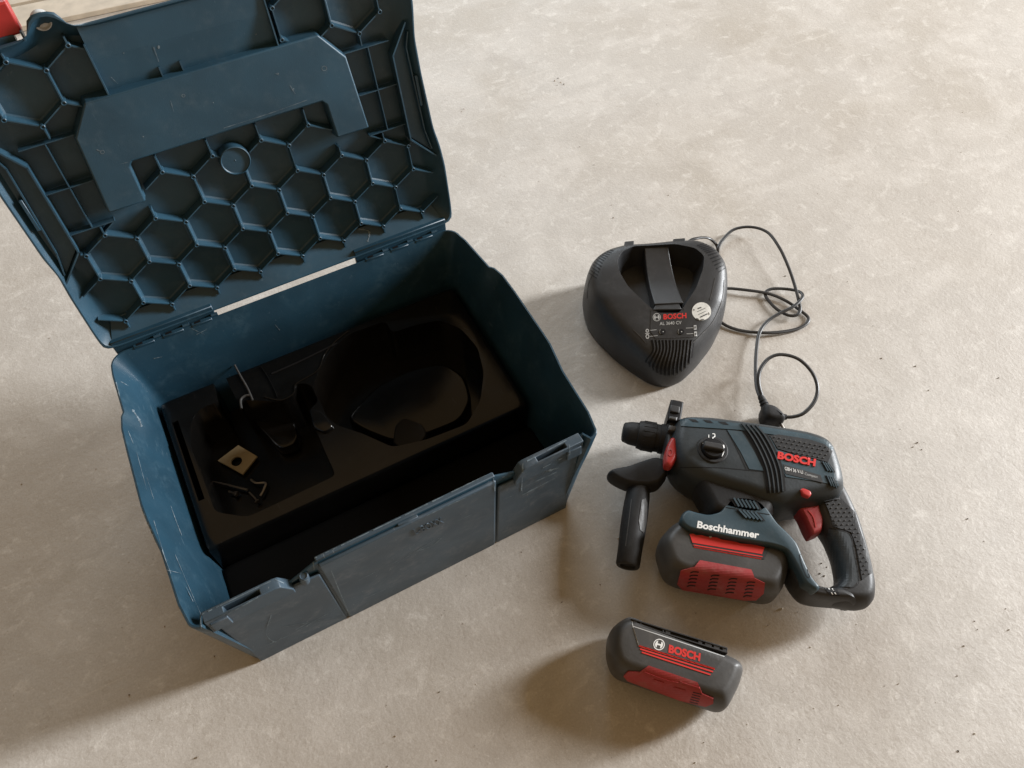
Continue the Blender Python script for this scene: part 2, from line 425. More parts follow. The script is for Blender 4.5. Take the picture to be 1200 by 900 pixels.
def floor_mat():
    m = bpy.data.materials.new('trowelled_concrete'); m.use_nodes = True; nt = m.node_tree; N = nt.nodes; L = nt.links
    b = N['Principled BSDF']; geo = N.new('ShaderNodeNewGeometry'); P = geo.outputs['Position']
    def noise(sc, det=5, dist=0, vec=P, rough=0.5):
        n_ = N.new('ShaderNodeTexNoise'); n_.inputs['Scale'].default_value = sc; n_.inputs['Detail'].default_value = det; n_.inputs['Distortion'].default_value = dist
        n_.inputs['Roughness'].default_value = rough; L.new(vec, n_.inputs['Vector']); return n_.outputs['Fac']
    def ramp(fac, *st):
        r_ = N.new('ShaderNodeValToRGB'); e = r_.color_ramp.elements
        while len(e) < len(st): e.new(0.5)
        for q, (p, c) in zip(e, st): q.position = p; q.color = (*c, 1) if isinstance(c, tuple) else (c, c, c, 1)
        L.new(fac, r_.inputs[0]); return r_.outputs[0]
    def mix(fac, a, b_, mode='MIX', f=1.0):
        x = N.new('ShaderNodeMix'); x.data_type = 'RGBA'; x.blend_type = mode
        if f != 1.0:
            mm = N.new('ShaderNodeMath'); mm.operation = 'MULTIPLY'; L.new(fac, mm.inputs[0]); mm.inputs[1].default_value = f; fac = mm.outputs[0]
        if hasattr(fac, 'links'): L.new(fac, x.inputs[0])
        else: x.inputs[0].default_value = fac
        for s, v in ((6, a), (7, b_)):
            if hasattr(v, 'links'): L.new(v, x.inputs[s])
            else: x.inputs[s].default_value = (*v[:3], 1)
        return x.outputs[2]
    mp = N.new('ShaderNodeMapping'); mp.inputs['Rotation'].default_value = (0, 0, R(-28)); mp.inputs['Scale'].default_value = (1, 1.35, 1); L.new(P, mp.inputs[0]); PS = mp.outputs[0]
    c = ramp(noise(3.2, 6, 0.6), (0.30, (0.455, 0.415, 0.362)), (0.50, (0.495, 0.460, 0.415)), (0.70, (0.515, 0.485, 0.445)))
    c = mix(ramp(noise(7, 9, 0.8, PS, 0.62), (0.46, 0.0), (0.66, 1.0)), c, (0.62, 0.585, 0.54), f=0.55)        # pale plaster dust
    c = mix(ramp(noise(9.3, 8, 1.0, PS, 0.6), (0.55, 0.0), (0.75, 1.0)), c, (0.40, 0.365, 0.33), f=0.35)       # grey stains
    c = mix(ramp(noise(34, 8, 0.5, PS, 0.7), (0.54, 0.0), (0.70, 1.0)), c, (0.74, 0.71, 0.66), f=0.55)
    c = mix(ramp(noise(60, 7, 0.3, P, 0.7), (0.56, 0.0), (0.74, 1.0)), c, (0.36, 0.31, 0.26), f=0.4)
    c = mix(ramp(noise(190, 6, 0.2, P, 0.75), (0.60, 0.0), (0.72, 1.0)), c, (0.80, 0.78, 0.74), f=0.6)
    c = mix(ramp(noise(420, 4, 0.2, P, 0.7), (0.40, 0.0), (0.65, 1.0)), c, mix(1.0, c, (0.80, 0.79, 0.78), 'MULTIPLY'), f=0.6)
    sm = N.new('ShaderNodeMapping'); sm.inputs['Rotation'].default_value = (0, 0, R(24)); sm.inputs['Scale'].default_value = (4, 130, 1); L.new(P, sm.inputs[0])
    c = mix(ramp(noise(1.0, 3, 0.5, sm.outputs[0]), (0.66, 0.0), (0.72, 1.0)), c, (0.62, 0.58, 0.52), f=0.30)  # trowel streaks
    vo = N.new('ShaderNodeTexVoronoi'); vo.inputs['Scale'].default_value = 95; L.new(P, vo.inputs['Vector'])
    pit = ramp(vo.outputs['Distance'], (0.03, 1.0), (0.10, 0.0)); c = mix(pit, c, (0.24, 0.20, 0.16), f=0.35)
    L.new(c, b.inputs['Base Color'])
    rr = N.new('ShaderNodeMapRange'); rr.inputs[3].default_value = 0.46; rr.inputs[4].default_value = 0.66; L.new(noise(25, 6), rr.inputs[0]); L.new(rr.outputs[0], b.inputs['Roughness'])
    b.inputs['Specular IOR Level'].default_value = 0.45
    ad = N.new('ShaderNodeMath'); ad.operation = 'MULTIPLY_ADD'; L.new(noise(150, 8, 0.3, P, 0.65), ad.inputs[0]); ad.inputs[1].default_value = 0.6; L.new(noise(18, 6, 0.5), ad.inputs[2])
    bp = N.new('ShaderNodeBump'); bp.inputs['Strength'].default_value = 0.45; bp.inputs['Distance'].default_value = 0.0022; L.new(ad.outputs[0], bp.inputs['Height']); L.new(bp.outputs[0], b.inputs['Normal'])
    return m

# ------------------------------------------------------------------ the setting
fl = mesh('floor', [(-6, -4, 0), (8, -4, 0), (8, 9, 0), (-6, 9, 0)], [(0, 1, 2, 3)], floor_mat(), smooth=False); fl['kind'] = 'structure'
# pale boards lying on the floor behind the case
for i, (a, b, c, d) in enumerate((((-60, 21), (60, -4), (190, 2), (-60, 52)), ((-60, 19), (60, -6), (30, -28), (-60, -8)))):
    A, B, C_, D_ = [U(*q, 0.012) for q in (a, b, c, d)]
    if i == 0:
        A = U(-60, 23, 0.012); dr = (U(200, -31, 0.012) - A).normalized(); nn = Vector((dr.y, -dr.x, 0)); wd = 0.085
    else:
        A = U(-60, 20, 0.012); nn = Vector((-dr.y, dr.x, 0)); wd = 0.09
    A = A - dr * 0.3; B = A + dr * 1.6
    o = prism('floor_board', [A.xy, B.xy, (B + nn * wd).xy, (A + nn * wd).xy], 0.0005, 0.011, M_WOOD, None, bevel=0.0015)
    o['label'] = ('long pale wooden board flat on the floor right behind the open lid' if i == 0 else 'second pale wooden board, the one farther behind the open lid in the top left corner')
    o['category'] = 'board'; o['group'] = 'pale boards on the floor'

# crumbs of dirt
def crumbs(name, spots, m, rng):
    V = []; Fs = []
    for (x, y) in spots:
        s = rng() ; n = len(V); p = Vector((x, y, s * 0.25))
        for q in ((1, 0, 0), (-.5, .8, 0), (-.6, -.8, 0), (0, 0, 1.1), (0, 0, -.6)):
            V.append(p + Vector([c * s * random.uniform(.5, 1.2) for c in q]))
        Fs += [(n, n + 1, n + 3), (n + 1, n + 2, n + 3), (n + 2, n, n + 3), (n + 1, n, n + 4), (n + 2, n + 1, n + 4), (n, n + 2, n + 4)]
    o = mesh(name, V, Fs, m, None, smooth=False); o['kind'] = 'stuff'; o['label'] = 'tiny crumbs of grit scattered over the concrete floor'; o['category'] = 'grit'; return o
sp = []
for _ in range(150):
    p = U(random.uniform(540, 1250), random.uniform(-20, 920), 0); sp.append((p.x, p.y))
for _ in range(60):
    p = U(random.uniform(400, 1150), random.uniform(560, 920), 0); sp.append((p.x, p.y))
for _ in range(40):
    p = U(random.uniform(-20, 320), random.uniform(380, 900), 0); sp.append((p.x, p.y))
crumbs('grit', sp[::2], M_CRUMB, lambda: 0.0005 + 0.0013 * random.random() ** 3)
crumbs('grit', sp[1::2], M_CRUMBL, lambda: 0.0005 + 0.0014 * random.random() ** 3)
sp = [U(x, y, 0).xy for x, y in ((654, 92), (657, 97), (650, 95), (661, 99), (653, 100), (1075, 519), (1070, 524), (1080, 527), (961, 672), (966, 675), (963, 660), (515, 811), (900, 733), (1142, 728), (1170, 443), (1033, 420), (955, 577), (912, 391), (732, 293), (737, 296), (541, 131), (544, 128), (889, 702), (1123, 880), (1134, 608))]
crumbs('grit', sp, M_CRUMB, lambda: 0.0009 + 0.0012 * random.random())

# ------------------------------------------------------------------ TOOL CASE
H = 0.1966; W = 0.442; D = 0.357
case = thing('tool_case', 'large open blue plastic tool case with honeycomb lid standing on the floor', 'tool case', (0.22, 0.18, 0))
def interp(x, tab):
    if x <= tab[0][0]: return tab[0][1]
    for (a, b), (c, d) in zip(tab, tab[1:]):
        if x <= c: return b + (d - b) * (x - a) / (c - a)
    return tab[-1][1]
LB = [(0, -0.001), (.03, -.003), (.09, -.0042), (.125, -.0085), (.15, -.0100), (.22, -.0085), (.262, -.0070), (.270, -.0012), (.34, -.0008), (.357, 0)]
RB = [(0, .001), (.03, .0068), (.09, .0095), (.133, .0165), (.22, .0175), (.262, .0165), (.270, .0085), (.34, .001), (.357, 0)]
ys = [.030, .06, .09, .11, .13, .15, .185, .22, .25, .2655, .2705, .285, .305, .325]
xs_f = [.022, .05, .09, .1255, .17, .22, .27, .322, .36, .395, .418]
def contour(z):
    t = z / H; s = min(max((z - 0.10) / 0.07, 0), 1); s = s * s * (3 - 2 * s)
    ix = .0107 * (1 - t); yf = .0075 + .0095 * (1 - t); yb = .355 - .006 * (1 - t); rc = .020 + .010 * (1 - t)
    rf = .0125 * t + .016 * (1 - t); y0 = .0170 * (1 - t) - .0012 * t
    P = []
    xa, xb = ix + rf + .003, W - ix - rf - .003
    for x in xs_f: P.append((xa + (x - .022) / (.09 - .022) * (.09 - xa) if x < .09 else (xb - (.418 - x) / (.418 - .36) * (xb - .36) if x > .36 else x), yf))
    cx, cy = W - ix - rf + 0.003 * s, y0 + rf
    P.append((cx - .001, y0))
    for k in range(1, 7): a = -math.pi / 2 + k * math.pi / 12 * 0.98; P.append((cx + rf * math.cos(a), cy + rf * math.sin(a)))
    for y in ys: P.append((W - ix + interp(y, RB) * s, y))
    cx, cy = W - ix - rc, yb - rc
    for k in range(0, 7): a = k * math.pi / 12; P.append((cx + rc * math.cos(a), cy + rc * math.sin(a)))
    for x in (.36, .30, .22, .14, .08): P.append((x, yb))
    cx = ix + rc
    for k in range(0, 7): a = math.pi / 2 + k * math.pi / 12; P.append((cx + rc * math.cos(a), cy + rc * math.sin(a)))
    for y in ys[::-1]: P.append((ix + interp(y, LB) * s, y))
    cx, cy = ix + rf, y0 + rf
    for k in range(0, 7): a = math.pi + k * math.pi / 12 * 0.98; P.append((cx + rf * math.cos(a), cy + rf * math.sin(a)))
    return P
def ztop(x, y):
    if y > 0.02: return H
    if .124 < x < .3235: return H
    return .176 if .0185 < x < .4235 else H
rings = []
for z in (0.0, 0.003, 0.02, 0.05, 0.08, 0.10, 0.12, 0.135, 0.15, 0.165, 0.172):
    c = contour(max(z, .002)); c = inset(c, 0.006) if z == 0 else c
    rings.append([Vector((a, b, z)) for a, b in c])
top = contour(H)
rings.append([Vector((a, b, ztop(a, b) - .002)) for a, b in top])
rings.append([Vector((a, b, ztop(a, b))) for a, b in inset(top, .0008)])
rings.append([Vector((a, b, ztop(a, b))) for a, b in inset(top, .0025)])
def inner(z, dx, dyf):
    c = contour(z); q = inset(c, dx); q2 = inset(c, dyf); out = []
    for (a, b), (a2, b2) in zip(q, q2):
        f_ = min(max((b - 0.02) / 0.05, 0), 1); out.append(Vector((a * f_ + a2 * (1 - f_), b * f_ + b2 * (1 - f_), z)))
    return out
rings.append([Vector((v.x, v.y, min(v.z, ztop(v.x, v.y) - .002))) for v in inner(H - .0005, .0032, .0040)])
rings.append([Vector((v.x, v.y, v.z)) for v in inner(.170, .0100, .0055)])
rings.append([Vector((v.x, v.y, .155)) for v in inner(.155, .0128, .0060)])
rings.append([Vector((v.x, v.y, .10)) for v in inner(.10, .0135, .0065)])
rings.append([Vector((v.x, v.y, .018)) for v in inner(.02, .0140, .0070)])
rings.append([Vector((.221 + (v.x - .221) * .98, .18 + (v.y - .18) * .975, .012)) for v in inner(.02, .0140, .0070)])
tub = loft('case_body', rings, M_CASE, case)
# front panels, seams between them stay open
def fpanel(x0, x1, zt, y_top, y_bot, yb=.0085, xb0=None, xb1=None):
    xb0 = x0 if xb0 is None else xb0; xb1 = x1 if xb1 is None else xb1
    V = [Vector(v) for v in ((xb0, y_bot, .0008), (xb1, y_bot, .0008), (xb1, .0215, .0008), (xb0, .0215, .0008), (x0, y_top, zt), (x1, y_top, zt), (x1, yb - .001, zt), (x0, yb - .001, zt))]
    return mesh('front_panel', V, BF, M_CASEF, tub, bevel=0.002, seg=3)
fp = [fpanel(.0190, .1243, .1760, .0040, .0158, xb0=.0185), fpanel(.1268, .3205, .1948, .0030, .0150), fpanel(.3230, .4230, .1760, .0040, .0158, xb1=.4235)]
# raised lip over the middle panel and its bridge
box('panel_lip', .1262, .3215, .0082, .0143, .184, .1975, M_CASEF, tub, bevel=0.0012, seg=2)
box('lip_bridge', .2115, .2330, .0050, .0090, .185, .1960, M_CASEF, tub, bevel=0.0005, seg=1)
def lug(sgn):
    fx = (lambda x: x) if sgn < 0 else (lambda x: W - .0035 - x)
    pr_ = [(.0144, .168), (.0144, .1966), (.083, .1966), (.088, .1950), (.0967, .1775), (.0967, .168)]
    V = []; n = len(pr_)
    for y in (.0012, .0128): V += [Vector((fx(x), y, z)) for x, z in pr_]
    Fs = [tuple(range(n)), tuple(range(n, 2 * n))[::-1]] + [(i, (i + 1) % n, n + (i + 1) % n, n + i) for i in range(n)]
    o = mesh('latch_catch', V, Fs, M_CASEF, tub)
    a, b = sorted((fx(.0340), fx(.0690)))
    c = box('cut', a, b, .0028, .0085, .180, .22, None, tub, smooth=False)
    a, b = sorted((fx(-.01), fx(.0300))); a2, b2 = sorted((fx(.0725), fx(.2)))
    boolean(o, [c])
    m = o.modifiers.new('bevel', 'BEVEL'); m.width = 0.0012; m.segments = 2; m.limit_method = 'ANGLE'; m.angle_limit = R(35)
    a, b = sorted((fx(.0175), fx(.0345)))
    box('catch_web', a, b, -.0008, .0020, .172, .190, M_CASEF, tub, bevel=0.0008)
    return o
lug(-1); lug(1)
# broken round pin boss beside the left catch, chips at the right gap
pb = U(352, 672, .192)
lathe('pin_boss', [(0, .0050), (.010, .0050), (.0155, .0046), (.0160, .0036), (.0150, .0030), (.0150, 0.0)], (pb.x, pb.y, .172), (0.1, -.1, 1), M_CASEF, tub, n=20)
for x in (.345, .3485, .352): box('broken_stub', x, x + .0014, .009, .0115, .172, .1795 - (x - .345) * .3, M_CASEF, tub, smooth=False)
# horizontal stacking bars along the inner sides
for x0, x1, y0, y1 in ((.026, .036, .03, .07), (.408, .418, .03, .07)):
    pass
for a, b in ((.010, .1275), (.3075, .432)):
    box('hinge_plate', a, b, .3590, .3650, H - .012, H + .0125, M_CASE, tub, bevel=0.0008, seg=1)
# hinge knuckles
for x0 in (.030, .318):
    for k in range(3):
        a = x0 + k * .034
        box('hinge_leaf', a, a + .024, .3515, .3570, H - .006, H + .0006, M_CASE, tub, bevel=0.0006, seg=1)
        lathe('hinge_knuckle', [(0, .0008), (0, .0024), (.0075, .0024), (.0075, .0008)], (a + .0245, .3572, H - .0002), (1, 0, 0), M_CASE, tub, n=12)
        box('hinge_gap', a + .004, a + .011, .3535, .3565, H - .002, H + .0009, M_DEEP, tub, smooth=False)
# embossed word ghost and scuffs on the front
T = bvh(tub, *fp)
lay('scuff_mark', *multi([strip2([(388, 668), (398, 693), (411, 723)], 1.1), scuff([(318, 720), (312, 742), (322, 752), (330, 747)], 1.6),
    scuff([(330, 735), (400, 722), (450, 712)], .7), scuff([(298, 762), (345, 741), (395, 712)], .7), scuff([(500, 604), (530, 590), (557, 578)], 1.0),
    scuff([(262, 722), (300, 703)], .8), scuff([(420, 680), (470, 655)], .6), scuff([(465, 660), (510, 632)], .8), scuff([(480, 648), (505, 640), (520, 628)], .9),
    scuff([(346, 738), (360, 730)], 1.0), scuff([(366, 745), (380, 737)], 1.2), scuff([(610, 572), (652, 553)], 1.2), scuff([(612, 580), (650, 560)], 2.0), scuff([(640, 552), (655, 548)], 3.0),
    scuff([(590, 585), (602, 580)], .8), scuff([(537, 610), (552, 603)], .9), scuff([(430, 700), (452, 690)], .7)]), T, M_SCR, tub, off=.00025)['kind'] = 'stuff'
TE = bvh(tub, *list(tub.children))
def edge(pts, wd=1.2):  # broken pale strips: bright edge highlights painted on together with worn plastic
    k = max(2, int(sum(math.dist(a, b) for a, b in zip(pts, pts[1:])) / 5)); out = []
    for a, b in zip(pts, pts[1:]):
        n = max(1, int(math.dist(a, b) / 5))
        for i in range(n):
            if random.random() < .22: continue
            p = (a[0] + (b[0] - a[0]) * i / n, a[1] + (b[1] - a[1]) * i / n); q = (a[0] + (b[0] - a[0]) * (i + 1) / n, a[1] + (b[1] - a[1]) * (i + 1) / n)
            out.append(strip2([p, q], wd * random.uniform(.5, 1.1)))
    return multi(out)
lay('edge_highlight_wear', *multi([edge([(236, 737), (235, 721), (322, 679), (338, 686)]), edge([(368, 668), (367, 655), (470, 606), (574, 555)], 1.3), edge([(578, 560), (580, 575)], 1.4),
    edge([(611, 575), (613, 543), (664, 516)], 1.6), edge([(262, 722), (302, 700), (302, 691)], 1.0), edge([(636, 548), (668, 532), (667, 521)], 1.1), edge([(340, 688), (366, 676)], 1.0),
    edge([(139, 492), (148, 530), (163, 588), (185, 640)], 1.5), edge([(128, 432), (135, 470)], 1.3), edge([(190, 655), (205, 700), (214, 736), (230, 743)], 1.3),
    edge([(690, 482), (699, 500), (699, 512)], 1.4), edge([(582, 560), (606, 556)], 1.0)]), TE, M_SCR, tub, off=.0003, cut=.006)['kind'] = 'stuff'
lay('raised_letters', *text2('L-BOXX', (487, 626), (520, 612), (484, 620), 0.0), T, M_CASEF, tub, off=.0001, th=.0006)
# scratches on the inside of the left wall
lay('scuff_mark', *multi([scuff([(155, 480), (163, 492), (166, 500)], 3.2), scuff([(200, 593), (206, 610), (213, 628)], 1.0), 
    scuff([(136, 448), (143, 475)], 1.0), scuff([(180, 610), (192, 650), (200, 672)], .8), scuff([(150, 452), (141, 447)], .8), scuff([(195, 668), (212, 672)], .9), scuff([(218, 688), (226, 705)], .8),
    scuff([(172, 560), (180, 585)], .6), scuff([(160, 530), (172, 575)], .5), scuff([(205, 650), (222, 690), (236, 722)], .6), scuff([(150, 505), (156, 520)], .9),
    scuff([(230, 392), (242, 386)], .7), scuff([(225, 385), (240, 392)], .6), scuff([(322, 380), (328, 387)], .8), scuff([(180, 420), (190, 418)], 1.0)]), T, M_SCR, tub, off=.00025)['kind'] = 'stuff'

# ---- lid, in its own frame: u along the hinge, v away from it, n towards the viewer
PHI = R(101.69)
EV = Vector((0, -math.cos(PHI), math.sin(PHI))); EN = Vector((0, -math.sin(PHI), -math.cos(PHI)))
LO = Vector((0, D, H))
def LM(v): return LO + Vector((v[0], 0, 0)) + EV * v[1] + EN * v[2]
# shell
half = [(.221, .3345), (.1275, .3345), (.1225, .3375), (.1190, .3500), (.1000, .3520), (.0930, .3480), (.0900, .3350), (.060, .3340), (.030, .332), (.012, .322), (.003, .305), (-.0005, .285), (-.0012, .26), (-.0018, .21), (-.0005, .135), (.0025, .112), (.0008, .085), (.0003, .03), (.001, .010), (.004, .0055), (.012, .0045), (.13, .0045)]
rt = [(.312, .0045), (.43, .0045), (.4385, .0055), (.4425, .010), (.4440, .03), (.4455, .085), (.4435, .112), (.4395, .135), (.4372, .20), (.4372, .24), (.4425, .275), (.4425, .29), (.438, .305), (.430, .322), (.412, .332), (.38, .334), (.352, .335), (.349, .348), (.342, .352), (.323, .350), (.3195, .3375), (.3145, .3345)]
lc = ccw(resample(half + rt, .006, True, 1))
lseq = inset_seq(lc, [0, .0005, .0008, .0022, .0030, .004, .0075, .0180, .020, .024, .030, .034])
def lring(d, n_): return [LM((a, b, n_)) for a, b in lseq(d)]
lid = loft('case_lid', [lring(.034, -.0415), lring(.030, -.0395), lring(.020, -.027), lring(.004, -.006), lring(0, -.0015), lring(.0008, 0), lring(.0022, 0), lring(.0030, -.0015), lring(.0075, -.0070), lring(.0180, -.0165), lring(.024, -.0170)], M_CASEL, case)
FN = -.0155
def LBox(name, u0, u1, v0, v1, n0, n1, m=M_CASEL, **k): return box(name, u0, u1, v0, v1, n0, n1, m, lid, M=LM, **k)
def lwall(pts, th, n0, n1, name='rib', m=M_CASEL, **k):
    """thin standing wall along a polyline of the lid"""
    V = []; Fs = []
    for (a, b) in zip(pts, pts[1:]):
        A = Vector(a); B = Vector(b); d = (B - A).normalized() * (th * 0.3); t = Vector((-d.y, d.x)).normalized() * th / 2
        n = len(V); c = [A - d + t, A - d - t, B + d - t, B + d + t]
        V += [LM((q.x, q.y, n0)) for q in c] + [LM((q.x, q.y, n1)) for q in c]; Fs += [tuple(i + n for i in f_) for f_ in BF]
    return mesh(name, V, Fs, m, lid, smooth=False, **k)
def lprism(name, pts, n0, n1, draft=0, m=M_CASEL, **k):
    p = ccw(list(pts)); q = inset(p, -draft); n = len(p)
    V = [LM((a, b, n0)) for a, b in q] + [LM((a, b, n1)) for a, b in p]
    Fs = [tuple(range(n))[::-1], tuple(range(n, 2 * n))] + [(i, (i + 1) % n, n + (i + 1) % n, n + i) for i in range(n)]
    return mesh(name, V, Fs, m, lid, **k)
plate_p = [(.0775, .160), (.0835, .2415), (.1060, .2700), (.3360, .2700), (.3590, .2410), (.3645, .160), (.3270, .160), (.3255, .1990), (.3215, .2040), (.1205, .2040), (.1165, .1990), (.1150, .160)]
lprism('lid_plate', plate_p, FN - .002, -.0015, .0018, bevel=.0016, seg=3)
# handle recess panels between the plate and the front edge
V = [LM(q) for q in ((.1290, .2690, -.0120), (.2945, .2690, -.0120), (.2945, .3020, -.0060), (.1290, .3020, -.0060), (.1290, .3330, -.0035), (.2945, .3330, -.0035),
     (.1290, .2690, -.03), (.2945, .2690, -.03), (.2945, .3050, -.03), (.1290, .3050, -.03))]
mesh('handle_recess', V, [(0, 1, 2, 3), (3, 2, 5, 4), (6, 7, 1, 0), (4, 5, 8, 9), (0, 3, 4, 9, 6), (1, 7, 8, 5, 2)], M_CASEL, lid, smooth=False)
lwall([(.1283, .2640), (.1283, .3170)], .0014, FN, -.0030); lwall([(.2952, .2640), (.2952, .333)], .0014, FN, -.0030)
LBox('rib', .180, .1814, .2705, .2800, FN, -.0075, smooth=False); LBox('rib', .20, .2014, .2705, .2800, FN, -.0075, smooth=False)
# side grids
for s in (0, 1):
    fx = (lambda u: u) if s else (lambda u: W - u)
    for v in (.1480, .1955, .2430):
        lwall([(fx(.3640 if v < .24 else .356), v), (fx(.4090), v)], .0010, FN, -.0060)
    lwall([(fx(.3865), .1480), (fx(.3855), .2430)], .0010, FN, -.0060)
    lwall([(fx(.3640), .1480), (fx(.3880), .1330)], .0012, FN, -.0060)
    # grip cup at the side: a folded wall around a flat tongue
    lwall([(fx(.4368), .1000), (fx(.4100), .1290), (fx(.4095), .2275), (fx(.4300), .2570)], .0016, FN, -.0022, name='grip_cup_wall')
    lprism('grip_cup_floor', [(fx(.4340), .1060), (fx(.4110), .1310), (fx(.4108), .2265), (fx(.4290), .2500), (fx(.4335), .2300)], FN, -.0085)
    lwall([(fx(.4335), .1100), (fx(.4290), .1350), (fx(.4262), .2320), (fx(.4310), .2470)], .0014, FN, -.0030, name='grip_cup_rim')
    LBox('grip_cup_rim', *sorted((fx(.4290), fx(.4325))), .165, .200, -.01, -.0018, bevel=.0005, seg=1)
# slope that runs down from the hinge edge
V = [LM(q) for q in ((.010, .0065, -.0015), (.432, .0065, -.0015), (.420, .0340, FN + .001), (.022, .0340, FN + .001), (.010, .0065, -.03), (.432, .0065, -.03), (.420, .0340, -.03), (.022, .0340, -.03))]
mesh('hinge_slope', V, [(0, 1, 2, 3), (4, 7, 6, 5), (0, 4, 5, 1), (2, 6, 7, 3), (1, 5, 6, 2), (0, 3, 7, 4)], M_CASEL, lid, smooth=False)
# honeycomb lattice
S = .05277; U0 = .08909; V0 = .06063; RH = S / math.sqrt(3)
def inpoly(x, y, p):
    c = False
    for i in range(len(p)):
        a, b = p[i - 1], p[i]
        if (a[1] > y) != (b[1] > y) and x < (b[0] - a[0]) * (y - a[1]) / (b[1] - a[1]) + a[0]: c = not c
    return c
def allowed(u, v):
    if inpoly(u, v, plate_p): return False
    if .118 < u < .3245 and .14 < v < .2025: return True
    e = .0345 if v > .128 else .0345 - (.128 - v) * .75
    if not (max(e, .012) < u < W - max(e, .012)): return False
    if v < .0195: return False
    if v < .1475: return True
    if (u < .1275 or u > .2960) and .2445 < v < .3295: return True
    return False
cxy = lambda i, j: (U0 + (i + j / 2) * S, V0 + j * S * math.sqrt(3) / 2)
BOSS = (.2150, .1700)
edges = {}; centers = []
for j in range(-1, 8):
    for i in range(-6, 9):
        u, v = cxy(i, j)
        vs = [(u + RH * math.cos(R(30 + 60 * k)), v + RH * math.sin(R(30 + 60 * k))) for k in range(6)]
        if not (-.03 < u < .47): continue
        if all(allowed(*q) or q[1] < .031 and allowed(q[0], .032) for q in vs) and all(allowed((vs[k][0] + vs[k - 1][0]) / 2, (vs[k][1] + vs[k - 1][1]) / 2) for k in range(6)) and v > .03: centers.append((u, v))
        for k in range(6):
            a, b = vs[k], vs[(k + 1) % 6]; key = tuple(sorted(((round(a[0], 4), round(a[1], 4)), (round(b[0], 4), round(b[1], 4)))))
            edges[key] = 1
V = []; Fs = []; pins = {}
RT = -.0050
for (a, b) in edges:
    A = Vector(a); B = Vector(b); seg = []; run = None
    for k in range(13):
        q = A.lerp(B, k / 12); ok = allowed(q.x, q.y) and (q - Vector(BOSS)).length > .0158
        if ok and run is None: run = k
        if (not ok or k == 12) and run is not None:
            e = k if ok else k - 1
            if e > run: seg.append((run / 12, e / 12))
            run = None
    for t0, t1 in seg:
        P_, Q_ = A.lerp(B, t0), A.lerp(B, t1); d = (Q_ - P_).normalized(); t = Vector((-d.y, d.x))
        n = len(V)
        for wd, nn in ((.0014, FN - .001), (.00060, RT)):
            for q in (P_ + t * wd, P_ - t * wd, Q_ - t * wd, Q_ + t * wd): V.append(LM((q.x, q.y, nn)))
        Fs += [tuple(i + n for i in f_) for f_ in BF]
        for q in (A if t0 == 0 else None, B if t1 == 1 else None):
            if q is not None: pins[(round(q.x, 4), round(q.y, 4))] = 1
for test in (lambda q: q[1] < .21, lambda q: q[1] >= .21 and q[0] < .2, lambda q: q[1] >= .21 and q[0] >= .2):
    VV = []; FF = []
    for k in range(0, len(V), 8):
        c = V[k] - LO; uv_ = (c.x, c.dot(EV))
        if test(uv_):
            n = len(VV); VV += V[k:k + 8]; FF += [tuple(i + n for i in f_) for f_ in BF]
    mesh('honeycomb_ribs', VV, FF, M_CASEL, lid, smooth=False)
# hollow pins at the crossings, one mesh shared by all
def pin_mesh():
    rr = [(0, .0031), (FN * -1 + RT + .0010, .0024), (FN * -1 + RT + .0014, .0020), (FN * -1 + RT + .0012, .0013), (FN * -1 + RT - .003, .0012)]
    V = []; Fs = []; n = 10
    for d, r_ in rr: V += [(Vector((1, 0, 0)) * math.cos(2 * math.pi * a / n) + EV * math.sin(2 * math.pi * a / n)) * r_ + EN * d for a in range(n)]
    for i in range(len(rr) - 1):
        for j in range(n): Fs.append((i * n + j, i * n + (j + 1) % n, (i + 1) * n + (j + 1) % n, (i + 1) * n + j))
    Fs.append(tuple((len(rr) - 1) * n + j for j in range(n)))
    me = bpy.data.meshes.new('hollow_pin'); me.from_pydata([tuple(v) for v in V], [], Fs); me.materials.append(M_CASEL); return me
pm = pin_mesh()
for (u, v) in pins:
    o = bpy.data.objects.new('hollow_pin', pm); COL.objects.link(o); o.parent = lid; o.location = LM((u, v, FN)) - OFF[lid]
# hexagonal cells: each a shallow cup with slightly dished floor
def cell_mesh():
    me = bpy.data.meshes.new('honeycomb_cell'); V = []; Fs = []
    for rad, nn in ((RH - .0010, .0055), (RH - .0022, .0016), (RH - .0040, .0004), (RH * .5, .0000)):
        V += [(Vector((1, 0, 0)) * math.cos(R(30 + 60 * k)) + EV * math.sin(R(30 + 60 * k))) * rad + EN * (nn + .0006) for k in range(6)]
    for i in range(3):
        for j in range(6): Fs.append((i * 6 + j, i * 6 + (j + 1) % 6, (i + 1) * 6 + (j + 1) % 6, (i + 1) * 6 + j))
    Fs.append(tuple(range(18, 24))); me.from_pydata([tuple(v) for v in V], [], Fs); me.materials.append(M_CASEL)
    return me
cm = cell_mesh()
for (u, v) in centers:
    o = bpy.data.objects.new('honeycomb_cell', cm); COL.objects.link(o); o.parent = lid; o.location = LM((u, v, FN)) - OFF[lid]
lathe('round_boss', [(0, .0165), (.0115, .0158), (.0120, .0150), (.0105, .0146), (.0100, .0140), (.0100, .0008), (.0108, 0.0)], LM((*BOSS, FN)), EN, M_CASEL, lid, n=40, up=EV)
